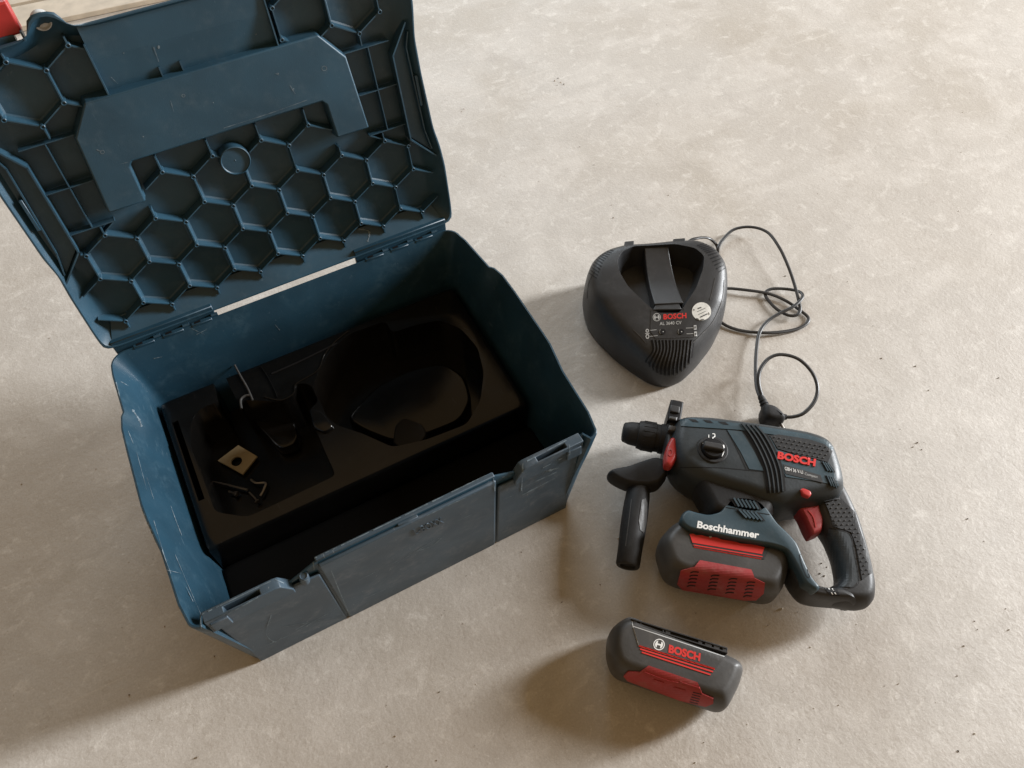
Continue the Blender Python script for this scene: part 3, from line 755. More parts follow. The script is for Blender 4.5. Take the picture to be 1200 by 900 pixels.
# little circular mould marks and studs, the round catch mark on the tab, red latches
for u, v in ((.1050, .3450), (.337, .345)):
    lathe('tab_boss', [(0, .0085), (.006, .0080), (.0065, .0070), (.0050, .0055), (.0058, .0030), (.0058, 0)], LM((u, v - .002, -.012)), EN, M_GPRINT if u < .2 else M_CASEL, lid, n=20, up=EV)
for u0 in (.034, .3545):
    lt = LBox('latch', u0, u0 + .0530, .3370, .3640, -.024, -.0075, M_RED, bevel=.002, seg=3)
    LBox('latch_clip', u0 + .008, u0 + .0450, .3300, .3385, -.020, -.0065, M_CASEL, bevel=.001)
    lwall([(u0 + .052, .333), (u0 + .052, .340)], .0016, -.016, -.002, name='latch_pivot')
TL = bvh(lid)
TLp = bvh(*[o for o in lid.children if o.name.startswith(('lid_plate', 'hinge_slope', 'handle_recess'))])
lay('scuff_mark', *multi([scuff([(205, 182), (232, 172), (270, 160)], lambda t: 1 + 1.6 * math.sin(3.1 * t)), scuff([(262, 150), (318, 132), (360, 117)], .9), scuff([(415, 268), (432, 271), (431, 283)], 3.0),
    scuff([(130, 90), (138, 98)], .8), scuff([(180, 55), (186, 72)], 1.6), scuff([(113, 175), (120, 178)], 1.4), scuff([(340, 100), (346, 110)], 1.0), scuff([(323, 86), (327, 88)], 1.4),
    scuff([(122, 376), (120, 400)], 3.2), scuff([(128, 378), (126, 396)], .9), scuff([(200, 118), (204, 132)], .8), scuff([(141, 192), (150, 190)], .8)]), TLp, M_SCR, lid, off=.0003)['kind'] = 'stuff'

lay('mould_mark', *multi([disc2(380, 80, 3.2, 3.0, 16, .78), disc2(120, 178, 2.6, 2.4, 14, .75), disc2(215, 112, 2.2, 2.0, 14, .7), disc2(326, 86, 1.0, .9, 8), disc2(344, 104, .8, .8, 8), disc2(168, 160, .8, .7, 8), disc2(250, 120, .7, .7, 8), disc2(186, 55, 1.4, 2.2, 10), disc2(300, 40, .9, .8, 8), disc2(145, 62, .8, .8, 8)]), TLp, M_SCR, lid, off=.00025)['kind'] = 'stuff'

# ---- moulded tray inside
tray = thing('tray_insert', 'glossy black moulded tray insert with tool shaped hollows lying inside the case', 'tray', (0.22, 0.2, 0.012))
def TP(pts, z): return [tuple(U(x, y, z).xy) for x, y in pts]
zt = .118
def TPs(pts, z): return resample(TP(pts, z), .004, True, 3)
tb = slab('tray_shell', [(.0210, .1130), (.4210, .1130), (.4210, .3290), (.0210, .3290)], .014, zt, .007, .008, M_TRAY, tray, px=False, sm=1, step=.006, seg=3)
lp = TPs([(223, 501), (228, 485), (240, 476), (255, 472), (251, 452), (245, 437), (262, 437), (275, 465), (283, 476), (284, 468), (297, 469), (329, 471), (345, 463), (347, 449), (364, 450), (374, 470), (362, 480), (366, 493), (380, 527), (394, 557), (290, 606), (252, 600), (238, 560), (224, 525)], zt)
rp = TPs([(368, 450), (373, 434), (388, 410), (410, 391), (452, 376), (459, 390), (487, 381), (515, 375), (540, 385), (560, 408), (567, 437), (563, 470), (547, 497), (500, 515), (460, 524), (425, 508), (394, 498), (382, 487), (376, 472), (366, 458)], zt)
slab('tray_front_well', [(.0190, .0185), (.4230, .0185), (.4230, .1118), (.0190, .1118)], .0135, .070, .006, .006, M_WELL, tray, px=False, sm=1, step=.006, seg=3)
cl = prism('cut', lp, .045, .2, None, tray, smooth=False); cr = prism('cut', rp, .052, .2, None, tray, smooth=False)
cg = box('cut', .0300, .0370, .175, .292, .05, .2, None, tray, smooth=False)
boolean(tb, [cl, cr, cg])
m = tb.modifiers.new('bevel', 'BEVEL'); m.width = .0012; m.segments = 2; m.limit_method = 'ANGLE'; m.angle_limit = R(40)
slab('tray_ledge', TP([(405, 490), (440, 452), (480, 432), (520, 424), (545, 440), (553, 468), (540, 492), (500, 508), (460, 517), (425, 503)], .085), .053, .085, .004, .006, M_TRAY, tray, px=False, step=.004, sm=6)
slab('tray_ledge', TP([(286, 470), (330, 474), (345, 490), (352, 520), (330, 530), (300, 500)], .06), .046, .066, .003, .004, M_TRAY, tray, px=False, step=.004, sm=6)
slab('finger_recess_rim', TP([(460, 520), (463, 498), (473, 489), (495, 497), (501, 509), (492, 520), (475, 526)], .087), .08, .0875, .002, .003, M_DEEP, tray, px=False, step=.003)
slab('tray_clip', TP([(360, 476), (378, 480), (392, 498), (380, 506), (366, 500)], .125), .10, .1235, .003, .006, M_TRAY, tray, px=False, step=.003)
tube('tray_rim', [U(x, y, zt + .0008) for x, y in ((275, 428), (282, 441), (290, 455), (296, 469))], .0013, M_GREY, tray, n=8)
tube('tray_rim', [U(x, y, zt + .0008) for x, y in ((283, 479), (282, 469), (287, 464), (293, 463))], .0015, M_GREY, tray, n=8)
tube('tray_rim', [U(x, y, zt + .0008) for x, y in ((306, 430), (315, 444), (321, 456), (325, 466))], .0007, M_TRAY, tray, n=8)
tube('tray_rim', [U(x, y, zt + .0008) for x, y in ((310, 465), (329, 469), (344, 461), (347, 450), (372, 434), (380, 416), (392, 401), (408, 388))], .0007, M_TRAY, tray, n=8)
for x0, x1, y0, y1 in ((262, 425, 452, 373), ):
    tube('tray_rim', [U(318, 438, zt + .0003), U(350, 424, zt + .0003), (U(395, 402, zt + .0003))], .0011, M_DEEP, tray, n=6)

# ---- loose bits lying in the tray
pl = thing('metal_plate', 'brass coloured square metal plate with a round hole lying in the black tray', 'metal plate', tuple(U(278, 541, .052)))
ang = [(256, 541), (280, 523), (302, 536), (285, 557)]
pz = .050
P4 = [U(x, y, pz) for x, y in ang]; cc = U(278, 542, pz); n = 24
V = []; Fs = []
outer = []
for k in range(n):
    t = k / n * 4; a = P4[int(t)]; b = P4[(int(t) + 1) % 4]; outer.append(a.lerp(b, t % 1))
for dz in (0, .003):
    V += [p + Vector((0, 0, dz)) for p in outer]
    V += [cc + Vector((.0068 * math.cos(math.atan2((p - cc).y, (p - cc).x)), .0068 * math.sin(math.atan2((p - cc).y, (p - cc).x)), dz)) for p in outer]
for i in range(n):
    j = (i + 1) % n
    Fs += [(i, j, n + j, n + i), (2 * n + i, 3 * n + i, 3 * n + j, 2 * n + j), (i, 2 * n + i, 2 * n + j, j), (n + i, n + j, 3 * n + j, 3 * n + i)]
mesh('square_washer', V, Fs, M_TAN, pl, smooth=False)
def bit(name, label, cat, pts, rad, z=.052):
    o = tube(name, [U(x, y, z) for x, y in pts], rad, M_METAL, None, n=8, sub=4); o['label'] = label; o['category'] = cat
bit('drill_bit', 'thin pointed steel bit lying beside the square metal plate', 'drill bit', [(249, 564), (262, 567), (290, 574)], lambda t: .0006 + .0012 * t)
bit('hex_key', 'small bent steel key lying right below the square metal plate', 'hex key', [(294, 562), (300, 566), (311, 566), (309, 574), (305, 581)], .0016)
bit('screw', 'short steel screw lying below the pointed bit in the tray', 'screw', [(268, 576), (278, 579)], lambda t: .0014 + (.002 if t > .7 else 0))
bit('nail', 'steel nail with its head up beside the bent key', 'nail', [(292, 577), (298, 583), (302, 588)], lambda t: .0012 + (.002 if t > .8 else 0))
0 and bit('wire_clip', 'curved wire clip lying above the square metal plate', 'wire clip', [(270, 505), (280, 515), (296, 520), (305, 519), (312, 520), (309, 528), (303, 533), (309, 540)], .0010)

# ------------------------------------------------------------------ CHARGER
chg = thing('battery_charger', 'black rounded triangular battery charger with a battery bay and a round white sticker', 'battery charger', tuple(U(775, 370, 0)))
zc = .020
cpx = [(780, 452), (763, 447), (744, 433), (722, 413), (700, 386), (688, 364), (684, 340), (686, 322), (692, 305), (706, 293), (728, 286), (755, 284), (790, 281), (820, 281), (842, 291), (853, 314), (853, 345), (849, 372), (836, 400), (818, 425), (800, 444)]
def cz(x, y): return interp(y, [(285, .074), (300, .071), (325, .055), (370, .040), (430, .018), (455, .010)])
base = ccw(resample([U(x, y, cz(x, y)).xy for x, y in cpx], .005, True, 4))
cen = Vector((sum(p[0] for p in base) / len(base), sum(p[1] for p in base) / len(base)))
apex = U(780, 452, .010).xy; back = U(772, 284, .082).xy; axv = (back - apex); AL_ = axv.length; axv.normalize()
def Hs(x, y):                   # height of the shell along its axis: low nose, high back
    s = (Vector((x, y)) - apex).dot(axv) / AL_
    return interp(s, [(-.1, .046), (0.05, .050), (.30, .066), (.50, .078), (.75, .086), (1.0, .088)])
rings = []
for zf, d in ((0.0, .004), (.03, .002), (.20, 0), (.45, .0005), (.65, .002), (.80, .0045), (.89, .0080), (.95, .0120), (.985, .0175), (1.0, .0240)):
    q = [Vector(a) + (cen - Vector(a)).normalized() * d for a in base]
    rings.append([Vector((a.x, a.y, Hs(a.x, a.y) * zf)) for a in q])
for sc_ in (.82, .6, .35, .12):
    last = [Vector((v.x, v.y)) for v in rings[9]]
    rings.append([Vector((*(cen + (a - cen) * sc_), Hs(*(cen + (a - cen) * sc_)) + .0005)) for a in last])
shell = loft('charger_body', rings, M_CHG, chg)
bay = [(742, 288), (727, 296), (722, 306), (725, 318), (735, 333), (750, 346), (764, 356), (772, 361), (800, 361), (806, 352), (818, 335), (825, 315), (826, 300), (815, 291), (790, 286)]
bp_ = ccw(resample([U(x, y, .086).xy for x, y in bay], .004, True, 2))
bi = inset(bp_, .010)
V = [Vector((a, b, .052)) for a, b in bi] + [Vector((a, b, .075)) for a, b in inset(bp_, .002)] + [Vector((a, b, .15)) for a, b in inset(bp_, -.004)]
n = len(bp_); Fs = [tuple(range(n))[::-1], tuple(range(2 * n, 3 * n))] + [(k * n + i, k * n + (i + 1) % n, (k + 1) * n + (i + 1) % n, (k + 1) * n + i) for k in (0, 1) for i in range(n)]
cut = mesh('cut', V, Fs, None, chg, smooth=False)
boolean(shell, [cut])
m = shell.modifiers.new('bevel', 'BEVEL'); m.width = .0009; m.segments = 2; m.limit_method = 'ANGLE'; m.angle_limit = R(40)
# bridge across the bay with the contact block
def zq(px, z): return U(px[0], px[1], z)
A0, A1 = U(755, 290, .083), U(783, 288, .083); B0, B1 = U(767, 357, .0755), U(801, 355, .0755)
V = []
for s in range(9):
    t = s / 8; z = .083 + (.0765 - .083) * t - .010 * math.sin(math.pi * t)
    a = A0.lerp(B0, t); b = A1.lerp(B1, t)
    V += [Vector((a.x, a.y, .041)), Vector((a.x, a.y, z)), Vector((b.x, b.y, z)), Vector((b.x, b.y, .041))]
Fs = [(0, 1, 2, 3), (32, 35, 34, 33)]
for s in range(8):
    for k in range(4): Fs.append((s * 4 + k, s * 4 + (k + 1) % 4, s * 4 + 4 + (k + 1) % 4, s * 4 + 4 + k))
mesh('bay_bridge', V, Fs, M_CHG, chg, bevel=.0014, seg=3)
V = []
C0, C1, C2_, C3 = U(766, 359, .082), U(800, 358, .082), U(797, 351, .083), U(770, 351, .083)
prism('contact_block', [C0.xy, C1.xy, C2_.xy, C3.xy], .05, .0745, M_CHG, chg, bevel=.001)
for a, b, dy in ((731, 743, .5), (788, 803, -2.6)):
    q = [U(a, 290 + dy, .084), U(b, 288.5 + dy, .084), U(b, 281.5 + dy, .084), U(a + 1, 282.5 + dy, .084)]
    prism('hook', [p.xy for p in q], .072, .0845, M_BLACK, chg, bevel=.0012)
TC = bvh(shell)
# side ventilation slits: right and left shoulders
def slits(a0, a1, b0, b1, n, wd): return multi([strip2([tuple(Vector(a0).lerp(Vector(a1), k / (n - 1))), tuple(Vector(b0).lerp(Vector(b1), k / (n - 1)))], wd) for k in range(n)])
def ipt(tab, t):
    t *= len(tab) - 1; k = min(int(t), len(tab) - 2); return tuple(Vector(tab[k]).lerp(Vector(tab[k + 1]), t - k))
f1 = multi([strip2([ipt([(817, 288), (829, 297), (842, 319)], k / 11), ipt([(826, 285), (840, 294), (850, 314)], k / 11)], 1.3) for k in range(12)])
f2 = multi([strip2([ipt([(719, 294), (707, 307), (699, 326)], k / 11), ipt([(711, 292.5), (699, 302), (690.5, 320)], k / 11)], 1.3) for k in range(12)])
for f_ in (f1, f2): lay('vent_slits', *f_, TC, M_DEEP, chg, off=.0004, cut=.05)['kind'] = 'stuff'
# nose grille
rib = []; dk = []
bot = [427, 432, 436, 439, 441, 442, 442, 441, 439, 436, 432, 427, 420]
for k in range(13):
    x0 = 763.5 + 4.15 * k; xm = 765 + 3.85 * k; x1 = 756.5 + 4.4 * k
    y1 = bot[k] - 2; ym = 411
    dk.append(strip2([(x0, 398.5), (xm, ym), (x1 + 1, (ym + y1) / 2 + 4), (x1 + .5, y1)], 2.1))
    if k < 12: rib.append(strip2([(x0 + 2.07, 398.0), (xm + 1.95, ym), (x1 + 3.2, (ym + y1) / 2 + 4), (x1 + 2.9, y1 + 1)], 1.4))
lay('grille_slots', *multi(dk), TC, M_DEEP, chg, off=.0002)['kind'] = 'stuff'
lay('grille_ribs', *multi(rib), TC, M_CHG, chg, off=.0002, th=.0012)['kind'] = 'stuff'
patch('display_panel', [(763, 363), (808, 361), (814, 366), (816, 395), (768, 397), (762, 388)], TC, M_BLACK, chg, off=.0002, th=.0002)
TC2 = bvh(shell, *[o for o in chg.children if o.name.startswith('display_panel')])
lay('brand_lettering', *text2('BOSCH', (777.5, 374.2), (804.5, 372.6), (777.3, 368.2), .03), TC2, M_REDP, chg)
lay('emblem', *logo2(769.6, 371.8, 4.7, -.06), TC2, M_GPRINT, chg)
lay('model_lettering', *text2('AL 3640 CV', (773, 381.2), (798.7, 379.8), (772.9, 377.4), .01), TC2, M_GPRINT, chg)
for x in (776.7, 798.3):
    lay('indicator_lamp', *disc2(x, 388.8, 3.4, 3.2), TC2, M_DEEP, chg, off=.0003, th=.0006)
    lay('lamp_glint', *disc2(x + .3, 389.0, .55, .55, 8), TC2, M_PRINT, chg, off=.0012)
    lay('lamp_ring', *strip2([(x - 3.0, 386.3), (x - 3.7, 388.8), (x - 3.0, 391.2)], .7), TC2, M_GPRINT, chg, off=.0004)
lay('print_lines', *multi([strip2([(803.7, 384.6), (812.5, 384.2)], .6), strip2([(804.5, 391.3), (812.6, 391.0)], .6), strip2([(761.5, 387.2), (769.4, 386.5)], .6), strip2([(761.7, 394.3), (770.6, 393.4)], .6)]), TC2, M_GPRINT, chg, off=.00035)['kind'] = 'stuff'
lay('print_symbols', *multi([strip2([(814.4, 381.2), (814.6, 386.4)], 3.2), strip2([(815, 388.6), (815.2, 394)], 3.2), disc2(758.5, 387.7, 2.2, 2.4, 8, .45), disc2(758.7, 394.3, 2.4, 3.2, 6, .5), strip2([(756, 391), (761, 390.8)], .8)]), TC2, M_GPRINT, chg, off=.00035)['kind'] = 'stuff'
lay('print_symbol_marks', *multi([strip2([(814.5, 382.4), (814.5, 385.2)], 1.2), strip2([(815, 390), (815.2, 392.6)], 1.1)]), TC2, M_DEEP, chg, off=.0007)['kind'] = 'stuff'
lay('round_sticker', *disc2(822, 365, 11.2, 10.6, 28), TC, M_STICK, chg, off=.0003, th=.0003)
TC3 = bvh(*[o for o in chg.children if o.name.startswith('round_sticker')])
def st(a, b, wd): return strip2([a, b], wd)
lay('sticker_print', *multi([st((817.5, 361.8), (821.8, 360.2), 1.3), st((816.8, 365.6), (826.5, 361.0), .6), st((818.3, 368.8), (826.8, 364.8), .6), st((820.5, 371.8), (829, 367.8), 1.2), st((813, 362.3), (813.4, 364), 1.2), st((816, 373), (819, 374.4), .9), st((821, 374.8), (825, 374.3), .9), st((830.5, 366), (831, 369), .9)]), TC3, M_BLACK, chg, off=.0003)['kind'] = 'stuff'
# seams and edges catching light
lay('body_seam', *strip2([(849, 328), (846, 352), (836, 376), (822, 392), (812, 402)], .9), TC, M_GREY, chg, off=.0002, th=.0004)
lay('body_seam', *strip2([(697, 318), (690, 332), (688, 350)], .8), TC, M_DEEP, chg, off=.0002)
lay('body_seam', *strip2([(742, 386), (752, 396), (757, 402)], .8), TC, M_GREY, chg, off=.0002, th=.0002)
lay('body_seam', *strip2([(838, 326), (835, 340), (832, 352)], .7), TC, M_GREY, chg, off=.0002, th=.0002)

# ------------------------------------------------------------------ MAINS CORD AND PLUG
crd = thing('power_cord', 'thin black flat mains cord looped on the floor between charger and plug', 'power cord', tuple(U(900, 380, 0)))
zg = .0032
path = [(790, 305, .022), (806, 284, .026), (818, 279, .024), (830, 279, .012), (838, 285, .006), (841, 291, zg), (841, 296, zg), (842, 290, .008), (847, 281, .008), (860, 269, .010), (880, 266, .014), (899, 272, .018), (912, 288, .020), (922, 308, .018), (930, 330, .014), (936, 352, .012), (937.5, 363, .011), (934, 369, .010), (924, 369.5, .008), (910, 362, .006), (899, 350, .005), (897, 343, .005), (905, 338.5, .006), (924, 339, .008), (938, 342.5, .013), (940, 349, .015), (930, 359, .015), (912, 368, .012), (899, 377, .010), (890, 390, .010), (886.5, 410, .012), (885.5, 435, .014), (887, 455, .016), (892, 468, .018), (897, 476, .018)]
tube('cord', [U(x, y, z) for x, y, z in path], .0026, M_CORD, crd, n=10, sub=8, flat=.7)
path = [(835, 340, zg), (852, 338, .006), (875, 340, .008), (900, 344, .007), (920, 352, .005), (938, 364, zg), (947.5, 373, zg), (943, 381, zg), (928, 387, zg), (900, 390, .005), (872, 388, zg), (852, 382, zg), (838, 372, zg)]
tube('cord', [U(x, y, z) for x, y, z in path], .0026, M_CORD, crd, n=10, sub=8, flat=.7)
path = [(899, 477, .020), (893, 464, .024), (889, 448, .028), (891, 433, .032), (901, 420, .035), (916, 415.5, .037), (936, 421, .036), (952, 437, .033), (958, 455, .030), (954, 471, .026), (942, 484, .022), (929, 488.5, .018), (917, 488.5, .016)]
tube('cord', [U(x, y, z) for x, y, z in path], .0026, M_CORD, crd, n=10, sub=8, flat=.75)
plug = thing('mains_plug', 'black round mains plug standing at the end of the cord behind the hammer drill', 'plug', tuple(U(905, 492, 0)))
slab('plug_body', [(891, 480), (898, 474), (908, 475), (916, 482), (920, 491), (914, 500), (903, 503), (892, 501), (889, 492)], .001, .034, .008, .010, M_RUB, plug, sil=True, step=.002)
tube('strain_relief', [U(x, y, z) for x, y, z in ((898, 481, .022), (895, 472, .022), (891, 464, .023))], lambda t: .0062 - .0022 * t, M_RUB, plug, n=12, sub=4)
for k in range(4):
    t = k / 3; a = Vector((897.5, 478)).lerp(Vector((892.5, 467)), t); b = U(a.x, a.y, .0225); e = U(a.x - 1.5, a.y - 3.3, .0225)
    lathe('relief_ring', [(0, .0068 - .0022 * t), (.0016, .0068 - .0022 * t)], b, e - b, M_RUB, plug, n=14)
tube('strain_relief', [U(x, y, z) for x, y, z in ((914, 488, .016), (922, 489, .017))], lambda t: .0052 - .0016 * t, M_RUB, plug, n=12, sub=4)
for dx in (0, 1):
    a = U(909 + dx * 6, 497, .010 + .008 * dx); d = (U(917 + dx * 5, 511, .010) - U(909 + dx * 5, 497, .010)).normalized()
    lathe('plug_pin', [(0, .0022), (.017, .0022), (.019, .0014)], a, d, M_METAL, plug, n=12)

# ------------------------------------------------------------------ BATTERY builder pieces
def pad_slots(cols, dx, n, parent, tree, ang=-.28):
    figs = []
    for (cx, cy) in cols:
        for k in range(n):
            y = cy + k * 4.0; x = cx - k * 1.0
            figs.append(strip2([(x - dx, y + 1.3), (x - dx * .3, y), (x + dx, y + .4)], 1.3, 3))
    lay('pad_slots', *multi(figs), tree, M_DEEP, parent, off=.0003)['kind'] = 'stuff'

# loose battery
lb = thing('battery_pack', 'loose charcoal battery pack with red stripes alone on the floor below the drill', 'battery pack', tuple(U(785, 785, 0)))
olb = [(738, 722), (728, 728), (717, 737), (711, 748), (710, 770), (715, 788), (722, 796), (741, 802), (823, 830), (841, 835), (850, 832), (864, 806), (871, 784), (868, 775), (851, 767)]
lbb = slab('battery_case', olb, .002, .0640, .014, .026, M_GREY, lb, sil=True, sm=3, step=.003, seg=7)
rl = [U(x, y, .058).xy for x, y in ((739, 725), (852, 760), (851, 768), (740, 735))]
prism('contact_rail', rl, .040, .0615, M_DEEP, lb, bevel=.0006, seg=1)
a = U(739.5, 724, .064); b = U(852, 758.5, .064); a2 = U(739.8, 727, .064)
dlt = (a2 - a).normalized()
for y0, y1, z in ((0, .0016, .0640), (.0046, .0062, .0635)):
    prism('rail_lip', [(a + dlt * y0).xy, (b + dlt * y0).xy, (b + dlt * y1).xy, (a + dlt * y1).xy], .056, z, M_BLACK, lb, bevel=.0003, seg=1)
for t0, t1 in ((.02, .06), (.09, .11), (.33, .345), (.36, .41), (.70, .74), (.77, .84), (.86, .92), (.95, .985)):
    p = a.lerp(b, t0); q = a.lerp(b, t1)
    prism('rail_tooth', [(p + dlt * .0012).xy, (q + dlt * .0012).xy, (q + dlt * .0050).xy, (p + dlt * .0050).xy], .056, .0632, M_BLACK, lb, bevel=.0003, seg=1)
TB = bvh(lbb)
patch('label_panel', [(742, 735.5), (848.5, 771), (838, 783.5), (748, 756)], TB, M_GREY, lb, off=.0002, th=.0004)
TB2 = bvh(lbb, *[o for o in lb.children if o.name.startswith('label_panel')])
lay('brand_lettering', *text2('BOSCH', (783.2, 764.2), (820.2, 774.6), (784.2, 755.2), .05), TB2, M_REDP, lb, off=.0003)
lay('emblem', *logo2(772.3, 755.4, 6.7, .26), TB2, M_PRINT, lb, off=.0003)
for i, (p, q) in enumerate((((748.7, 757), (837.5, 784)), ((750, 760.6), (835.5, 787.4)), ((752, 764.4), (832.5, 790.8)))):
    lay('red_stripe', *strip2([p, q], 1.9 if i == 0 else 1.6), TB2, M_REDP, lb, off=.0003, th=.0003)
lay('panel_edge', *multi([strip2([(740, 722), (742, 735), (748.5, 757)], .9), strip2([(742, 734), (849, 769.5)], 1.0)]), TB2, M_GPRINT, lb, off=.0002)['kind'] = 'stuff'
padp = [(760, 780), (817, 799.5), (823, 812), (836, 817.5), (836, 823), (827, 826.5), (796, 819), (736, 796.5), (731, 791), (736, 786), (749.5, 787)]
patch('grip_pad', padp, TB, M_REDD, lb, off=.0003, th=.0016, step=2.5, cut=.03)
TBp = bvh(*[o for o in lb.children if o.name.startswith('grip_pad')])
lay('pad_ridges', *multi([strip2([(755, 787.5), (778, 796), (797, 800.5)], 1.0), strip2([(797, 799), (812, 804), (820, 806)], 1.0), strip2([(766, 797), (778, 801)], 2.6), strip2([(790, 806), (803, 810)], 2.6)]), TBp, M_REDD, lb, off=.0002, th=.0006)['kind'] = 'stuff'
lay('pad_slots', *multi([strip2([(812 - k, 811 + 2.8 * k), (822 - k, 813.6 + 2.8 * k)], .9) for k in range(5)]), TBp, M_DEEP, lb, off=.0003)['kind'] = 'stuff'

# ------------------------------------------------------------------ ROTARY HAMMER
hm = thing('hammer_drill', 'dark blue and black cordless hammer drill lying on its side with battery and side handle', 'hammer drill', tuple(U(870, 600, 0)))
def HS(name, out, z0, z1, ri, rz, m, sil=True, **k): return slab(name, out, z0, z1, ri, rz, m, hm, sil=sil, **k)
# chuck (turned part)
ca = U(729, 506, .046); cb = U(790, 517, .046); cx_ = (cb - ca).normalized(); LCH = (cb - ca).length
chuck = lathe('chuck', [(0, .006), (.0006, .0105), (.002, .0125), (.010, .0150), (.020, .0158), (.0205, .0178), (.0260, .0190), (.034, .0195), (.042, .0195), (.0425, .0182), (.048, .0182), (.0485, .0195), (LCH, .0195)], ca, cx_, M_RUB, hm, n=40)
# grip ribs round the chuck
s = cx_.cross(Vector((0, 0, 1))).normalized(); u_ = s.cross(cx_)
V = []; Fs = []
for k in range(18):
    a = 2 * math.pi * k / 18; dr = s * math.cos(a) + u_ * math.sin(a); tg = -s * math.sin(a) + u_ * math.cos(a)
    n = len(V)
    for d, r0 in ((.0265, .0188), (.0415, .0190)):
        for q, r_ in ((-.0009, r0), (.0009, r0), (.0006, r0 + .0009), (-.0006, r0 + .0009)): V.append(ca + cx_ * d + dr * r_ + tg * q)
    Fs += [(n + 3, n + 2, n + 1, n), (n + 4, n + 5, n + 6, n + 7)] + [(n + i, n + (i + 1) % 4, n + 4 + (i + 1) % 4, n + 4 + i) for i in range(4)]
mesh('chuck_ribs', V, Fs, M_RUB, hm, smooth=False)['kind'] = 'stuff'
# main housing
body = HS('main_housing', [(787, 497), (799, 490), (830, 491), (868, 496), (903, 501), (945, 508), (966, 515), (977, 525), (982, 540), (987, 556), (990, 574), (983, 586), (958, 592), (934, 595), (915, 600), (898, 598), (872, 588), (845, 580), (815, 570), (797, 558), (786, 545), (782, 520)], .006, .0860, .018, .034, M_TOOLD, sil=False, zm=.064, seg=7, sm=3)
# gear belly under the housing
belly = HS('motor_housing', [(806, 552), (850, 550), (890, 560), (912, 575), (910, 596), (902, 612), (880, 615), (850, 608), (832, 603), (828, 590), (820, 576)], .016, .0770, .012, .024, M_RUB, zm=.066, seg=6, sm=3, sil=False)
# blue foot with the battery seat and lower strut
foot = HS('foot', [(799, 602), (806, 597), (812, 600), (830, 604), (845, 600), (850, 588), (858, 582), (878, 583), (893, 588), (900, 598), (910, 613), (924, 626), (934, 637), (941, 655), (951, 677), (962, 689), (955, 694), (942, 684), (931, 662), (921, 645), (905, 640), (860, 633), (806, 621), (796, 612)], .050, .0770, .0035, .006, M_TOOL, zm=.073, seg=5, sm=1, sil=False)
strut = HS('lower_strut', [(921, 645), (932, 648), (942, 666), (952, 684), (968, 689), (985, 689), (1000, 696), (998, 712), (975, 713), (950, 711), (934, 707), (924, 694), (917, 681)], .022, .066, .005, .012, M_BLACK, zm=.042, seg=5, sm=1)
# D handle with rubber grip
grip = HS('rear_handle', [(950, 585), (970, 560), (985, 562), (997, 585), (1007, 608), (1015, 635), (1021, 658), (1026, 684), (1024, 702), (1015, 713), (1000, 716), (972, 713), (966, 702), (970, 690), (979, 689), (973, 660), (964, 638), (956, 627), (948, 612), (946, 595)], .020, .064, .012, .021, M_BLACK, zm=.040, seg=7, sm=2)
TH = bvh(body, belly, foot, strut, grip)
TG = bvh(grip, body)
patch('handle_rubber', [(966, 587), (984, 583), (1001, 600), (1011, 632), (1018, 655), (1021, 672), (1010, 680), (1003, 640), (997, 624), (976, 617), (972, 602)], TG, M_RUB, hm, off=.0002, th=.0009)
patch('handle_side_panel', [(972, 619), (995, 626), (1000, 645), (1007, 680), (998, 688), (984, 688), (978, 660), (968, 635)], TG, M_TOOLD, hm, off=.0002, th=.0007)
patch('top_rubber', [(902, 511), (912, 509.5), (947, 515), (966, 521), (975, 529), (970, 542), (955, 538), (935, 533.5), (911, 526)], bvh(body), M_RUB, hm, off=.0002, th=.0009)
TR = bvh(body, grip, *[o for o in hm.children if o.name.startswith(('handle_rubber', 'top_rubber'))])
dots = []
for r_ in range(4):
    for c in range(11):
        x = 908 + c * 6 + (r_ % 2) * 3; y = 512.5 + r_ * 4.6 + c * 1.15
        if inpoly(x, y, [(904, 510.5), (947, 515.5), (966, 521), (975, 528), (970, 540), (935, 532), (911, 524)]): dots.append(disc2(x, y, .9, .9, 6))
gp = [(969, 588), (984, 584), (1000, 602), (1010, 632), (1016, 655), (1020, 672), (1011, 678), (1003, 640), (997, 622), (976, 615), (973, 602)]
for r_ in range(20):
    for c in range(12):
        x = 968 + c * 6.4 + (r_ % 2) * 3.2; y = 586 + r_ * 4.8
        if inpoly(x, y, gp): dots.append(disc2(x, y, .9, .9, 6))
lay('grip_dots', *multi(dots), TR, M_GREY, hm, off=.0003, th=.0007)['kind'] = 'stuff'
# top blue strip
patch('top_strip', [(797, 492), (812, 490.5), (868, 497), (903, 502), (945, 509), (967, 516), (976, 525), (974, 529), (960, 521), (940, 515), (902, 509), (866, 504), (798, 499.5)], TH, M_TOOL, hm, off=.0002, th=.0007)
for x, y in ((806, 491.5), (823, 492.5), (841, 494.5)):
    patch('strip_notch', [(x, y), (x + 9, y + .8), (x + 13, y + 4), (x + 6, y + 3.3)], TH, M_DEEP, hm, off=.0011)
patch('blue_shell', [(852, 504), (869, 506), (884, 530), (895, 552), (878, 550), (868, 530)], TH, M_TOOL, hm, off=.0002, th=.0005)
patch('blue_shell', [(896, 512), (903, 513), (910, 527), (935, 534.5), (955, 539), (969, 543), (979, 557), (983, 570), (967, 566), (935, 561), (921, 559), (908, 535)], TH, M_TOOL, hm, off=.0002, th=.0005)
lay('shell_seam', *multi([strip2([(851, 503), (862, 523), (875, 551)], .9), strip2([(798, 500), (832, 501), (866, 505)], .9), strip2([(797, 548), (840, 548), (875, 551), (896, 553)], .8)]), TH, M_DEEP, hm, off=.0003)['kind'] = 'stuff'
